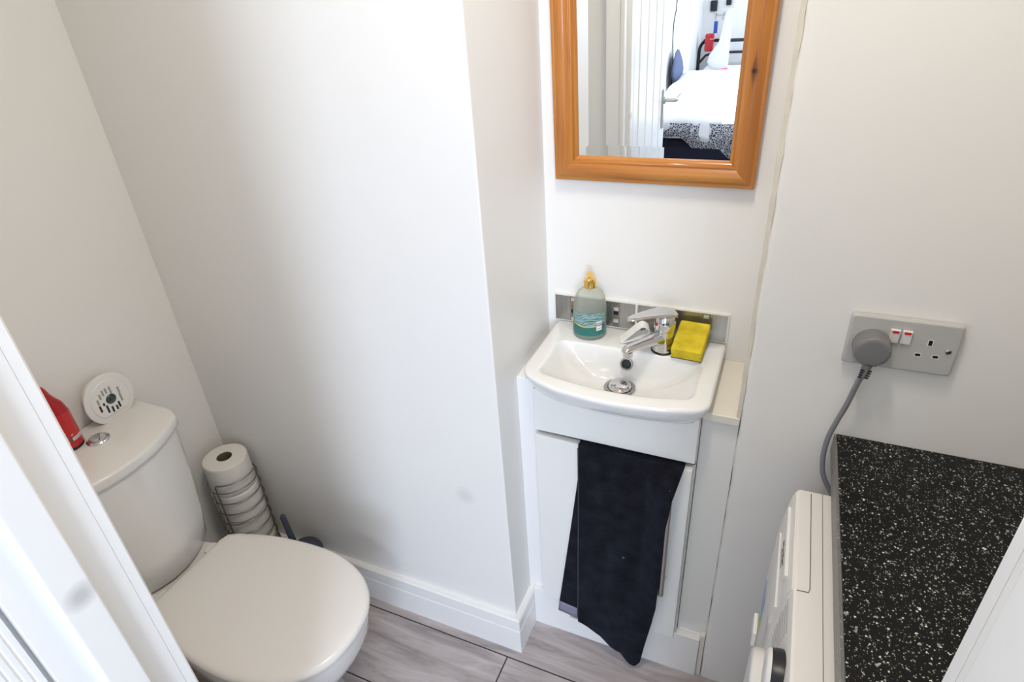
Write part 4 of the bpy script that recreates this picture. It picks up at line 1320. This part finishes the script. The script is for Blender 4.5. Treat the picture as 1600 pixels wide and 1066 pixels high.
for k in range(4):
    c = d0 + (d1 - d0) * (.38 + .17 * k)
    for s in (-1, 1):
        bm = B(); box(bm, c.x + s * .0048 - .0026, c.x + s * .0048 + .0026, c.y - .0085 + k * .0003, c.y - .0055, c.z - .0007, c.z + .0007)
        obj('grip_slot', bm, M['black'], st)
cab_pts = [d1 + (d0 - d1) * .1, d1 + V((-.0035, .001, -.012)), (.1440, .9300, .872), (.1370, .9320, .838), (.1310, .9320, .805), (.1290, .9310, .778), (.1300, .9270, .752), (.1360, .9200, .726), (.152, .912, .700), (.17, .90, .670)]
bm = B(); tube(bm, smooth_path(cab_pts, 8), .0042, 14)
obj('cable', bm, M['grey_cable'], pg, smooth=True)

# ------------------------------------------------------------------ bedroom, seen in the mirror
BX0, BX1, BY0, BY1 = -.80, .12, -3.50, -1.52
bed = thing('bed', 'single bed with dark tubular headboard, seen in the mirror', 'bed', ((BX0 + BX1) / 2, (BY0 + BY1) / 2, 0))
bm = B(); bbox(bm, BX0 + .02, BX1 - .02, BY0, BY1 - .02, .50, .600, .03, 3)
obj('mattress', bm, M['duvet'], bed, smooth=True, angle=50)
bm = B(); bbox(bm, BX0 + .03, BX1 - .03, BY0, BY1 - .03, .09, .498, .01, 1)
obj('divan_base', bm, M['navy'], bed)
for x in (BX0 + .1, BX1 - .1):
    for y in (BY0 + .1, BY1 - .12):
        bm = B(); lathe(bm, (x, y, 0), [(.02, 0), (.022, .089)], 12); obj('leg', bm, M['black'], bed, smooth=True, angle=50)
bm = B()
tube(bm, smooth_path([(-.845, -3.55, 0.0), (-.845, -3.55, .3), (-.845, -3.55, .66), (-.835, -3.55, .74), (-.80, -3.55, .775), (-.74, -3.55, .78), (0.02, -3.55, .78), (.08, -3.55, .775), (.115, -3.55, .74), (.125, -3.55, .66), (.125, -3.55, .3), (.125, -3.55, 0)], 6), .013, 12)
tube(bm, [(-.845, -3.55, .60), (-.79, -3.55, .665), (-.70, -3.55, .69), (.0, -3.55, .69), (.08, -3.55, .665), (.125, -3.55, .60)], .010, 10)
obj('headboard', bm, M['black'], bed, smooth=True, angle=60)
# rumpled duvet over the lower two thirds, hanging at the foot and the sides
rows = []
for i in range(45):
    s = i / 44
    row = []
    for j in range(35):
        u = j / 34
        xx = -.93 + 1.15 * u
        z = .650 + .012 * math.sin(xx * 9 + s * 7) + .010 * math.sin(s * 23 + xx * 5)
        z += .055 * max(0, 1 - abs(xx + .74) / .12) * max(0, math.sin(PI * min(1, s * 1.1)))
        x = xx
        if xx < -.80:
            d = -.80 - xx; x = -.803 - .25 * d; z -= d * 1.0
        if xx > .12:
            d = xx - .12; x = .122 + .25 * d; z -= d * 1.6
        yv = -2.88 + 1.62 * s
        if yv > -1.50:
            d = yv + 1.50; y = -1.475 + .03 * d + .010 * math.sin(xx * 22); z -= d * (.60 + .12 * math.sin(xx * 6 + 2.6))
        else: y = yv
        if i == 0: z -= .02
        row.append((x, y, z))
    rows.append(row)
bm = B(); sheet(bm, rows, .04)
dv = obj('duvet', bm, M['duvet'], origin=(-.34, -2.2, .6), smooth=True, angle=70, sub=1)
tag(dv, 'white duvet spread over the bed, seen in the mirror', 'duvet')
# lace cover hanging at the foot in points
bm = B(); rows = []
for j in range(61):
    u = j / 60; x = -.78 + .90 * u
    lo = interp([(-.78, .52), (-.62, .55), (-.46, .415), (-.36, .42), (-.30, .55), (-.1, .42), (.15, .5)], x)
    rows.append([(x, -1.448 + .005 * math.sin(u * 50), .62), (x, -1.444 + .007 * math.sin(u * 50), .5 * (.62 + lo)), (x, -1.440 + .008 * math.sin(u * 47), lo)])
sheet(bm, rows, .004)
tag(obj('lace_throw', bm, M['lace'], origin=(-.32, -1.44, .5), smooth=True), 'floral lace throw hanging at the foot of the bed', 'throw')
# blue cushion by the side wall
bm = B(); loops = []
for z, r in ((.0, .03), (.02, .11), (.07, .145), (.12, .13), (.17, .09), (.21, .05), (.225, .01)):
    loops.append([V((-.815 + .18 * r * math.cos(a), -2.42 + 1.25 * r * math.sin(a) + z * .35, .665 + z)) for a in [2 * PI * k / 24 for k in range(24)]])
loft(bm, loops)
tag(obj('cushion', bm, M['bluecloth'], origin=(-.815, -2.42, .665), smooth=True, angle=70), 'slate blue cushion leaning on the side wall beyond the bed', 'cushion')
# white pear-shaped guitar-like case standing on the bed
bm = B(); loops = []
gp = [(.0, .03), (.02, .10), (.06, .125), (.11, .120), (.16, .090), (.20, .066), (.28, .060), (.36, .062), (.41, .055), (.43, .03)]
oc = V((-.615, -3.24, .602))
for h, r in gp:
    loops.append([oc + V((r * math.cos(a) + h * .10, -h * .25 + r * .30 * math.sin(a), h)) for a in [2 * PI * k / 28 for k in range(28)]])
loft(bm, loops)
gt = obj('curved_case', bm, M['white_plastic'], origin=oc, smooth=True, angle=60)
tag(gt, 'white pear-shaped case standing on the bed by the headboard', 'case')
bm = B(); box(bm, oc.x - .012, oc.x + .055, oc.y + .001, oc.y + .004, oc.z + .105, oc.z + .117)
obj('dark_tag', bm, mat('grey tag', (0.12, 0.15, 0.2), 0.5), gt)
# hanging organiser things on the head wall
bm = B(); bbox(bm, -.845, -.775, -3.53, -3.47, .705, .84, .012, 2)
rb = obj('red_bag', bm, M['red'], origin=(-.785, -3.5, .70), smooth=True, angle=40)
tag(rb, 'small red bag hung on the headboard', 'bag')
for v in rb.data.vertices: v.co.x += .05
bm = B(); box(bm, -.775, -.735, -3.4685, -3.4665, .80, .803)
bmesh.ops.translate(bm, vec=(.02, 0, 0), verts=bm.verts)
obj('zip', bm, M['label_white'], rb)
bm = B(); bbox(bm, -.735, -.705, -3.505, -3.49, .84, .93, .004, 1)
tag(obj('blue_case', bm, M['bluepl'], origin=(-.72, -3.5, .84), smooth=True, angle=40), 'narrow blue case above the red bag', 'case')
bm = B(); bbox(bm, -.80, -.745, -3.5, -3.475, .985, 1.065, .004, 1)
bmesh.ops.translate(bm, vec=(0, -.20, -.0), verts=bm.verts)
tag(obj('wall_box', bm, M['black'], origin=(-.77, -3.7, .98)), 'tall black box on the wall above the bed head, left one', 'wall box', 'black boxes on the bedroom wall')
bm = B(); bbox(bm, -.675, -.635, -3.7, -3.67, 1.025, 1.075, .004, 1)
tag(obj('wall_box', bm, M['black'], origin=(-.655, -3.7, 1.02)), 'smaller square black box on the wall above the bed head, right one', 'wall box', 'black boxes on the bedroom wall')
hk = thing('hook_rail', 'white rail of coat hooks on the wall above the bed', 'hook rail', (-.66, -3.69, .96))
bm = B(); bbox(bm, -.76, -.54, -3.70, -3.688, .955, .985, .002, 1); obj('rail', bm, M['white_plastic'], hk)
for k in range(4):
    bm = B(); x = -.745 + .06 * k
    tube(bm, smooth_path([(x, -3.688, .97), (x, -3.66, .955), (x, -3.645, .94), (x, -3.655, .925)], 4), .004, 8)
    obj('hook', bm, M['steel'], hk, smooth=True)
bm = B(); loops = []
for h, r in ((0, .075), (.012, .08), (.03, .06), (.038, .02)):
    loops.append([V((-.545 + r * math.cos(a) * (1 + .15 * math.sin(3 * a)), -3.02 + .8 * r * math.sin(a), .6155 + h)) for a in [2 * PI * k / 24 for k in range(24)]])
loft(bm, loops)
tag(obj('pink_cloth', bm, M['pink'], origin=(-.545, -3.02, .615), smooth=True, angle=60), 'bright pink cloth lying on the bed', 'cloth')
bm = B(); tube(bm, smooth_path([(-.853, -2.43, 2.2), (-.853, -2.40, 1.7), (-.853, -2.42, 1.35), (-.853, -2.43, 1.15), (-.853, -2.36, 1.05), (-.853, -2.36, .92), (-.853, -2.40, .8), (-.853, -2.40, .35), (-.853, -2.40, .02)], 6), .0035, 8)
tag(obj('wall_cable', bm, M['black'], origin=(-.853, -2.4, 1.0), smooth=True), 'thin dark cable running down the bedroom side wall', 'cable')
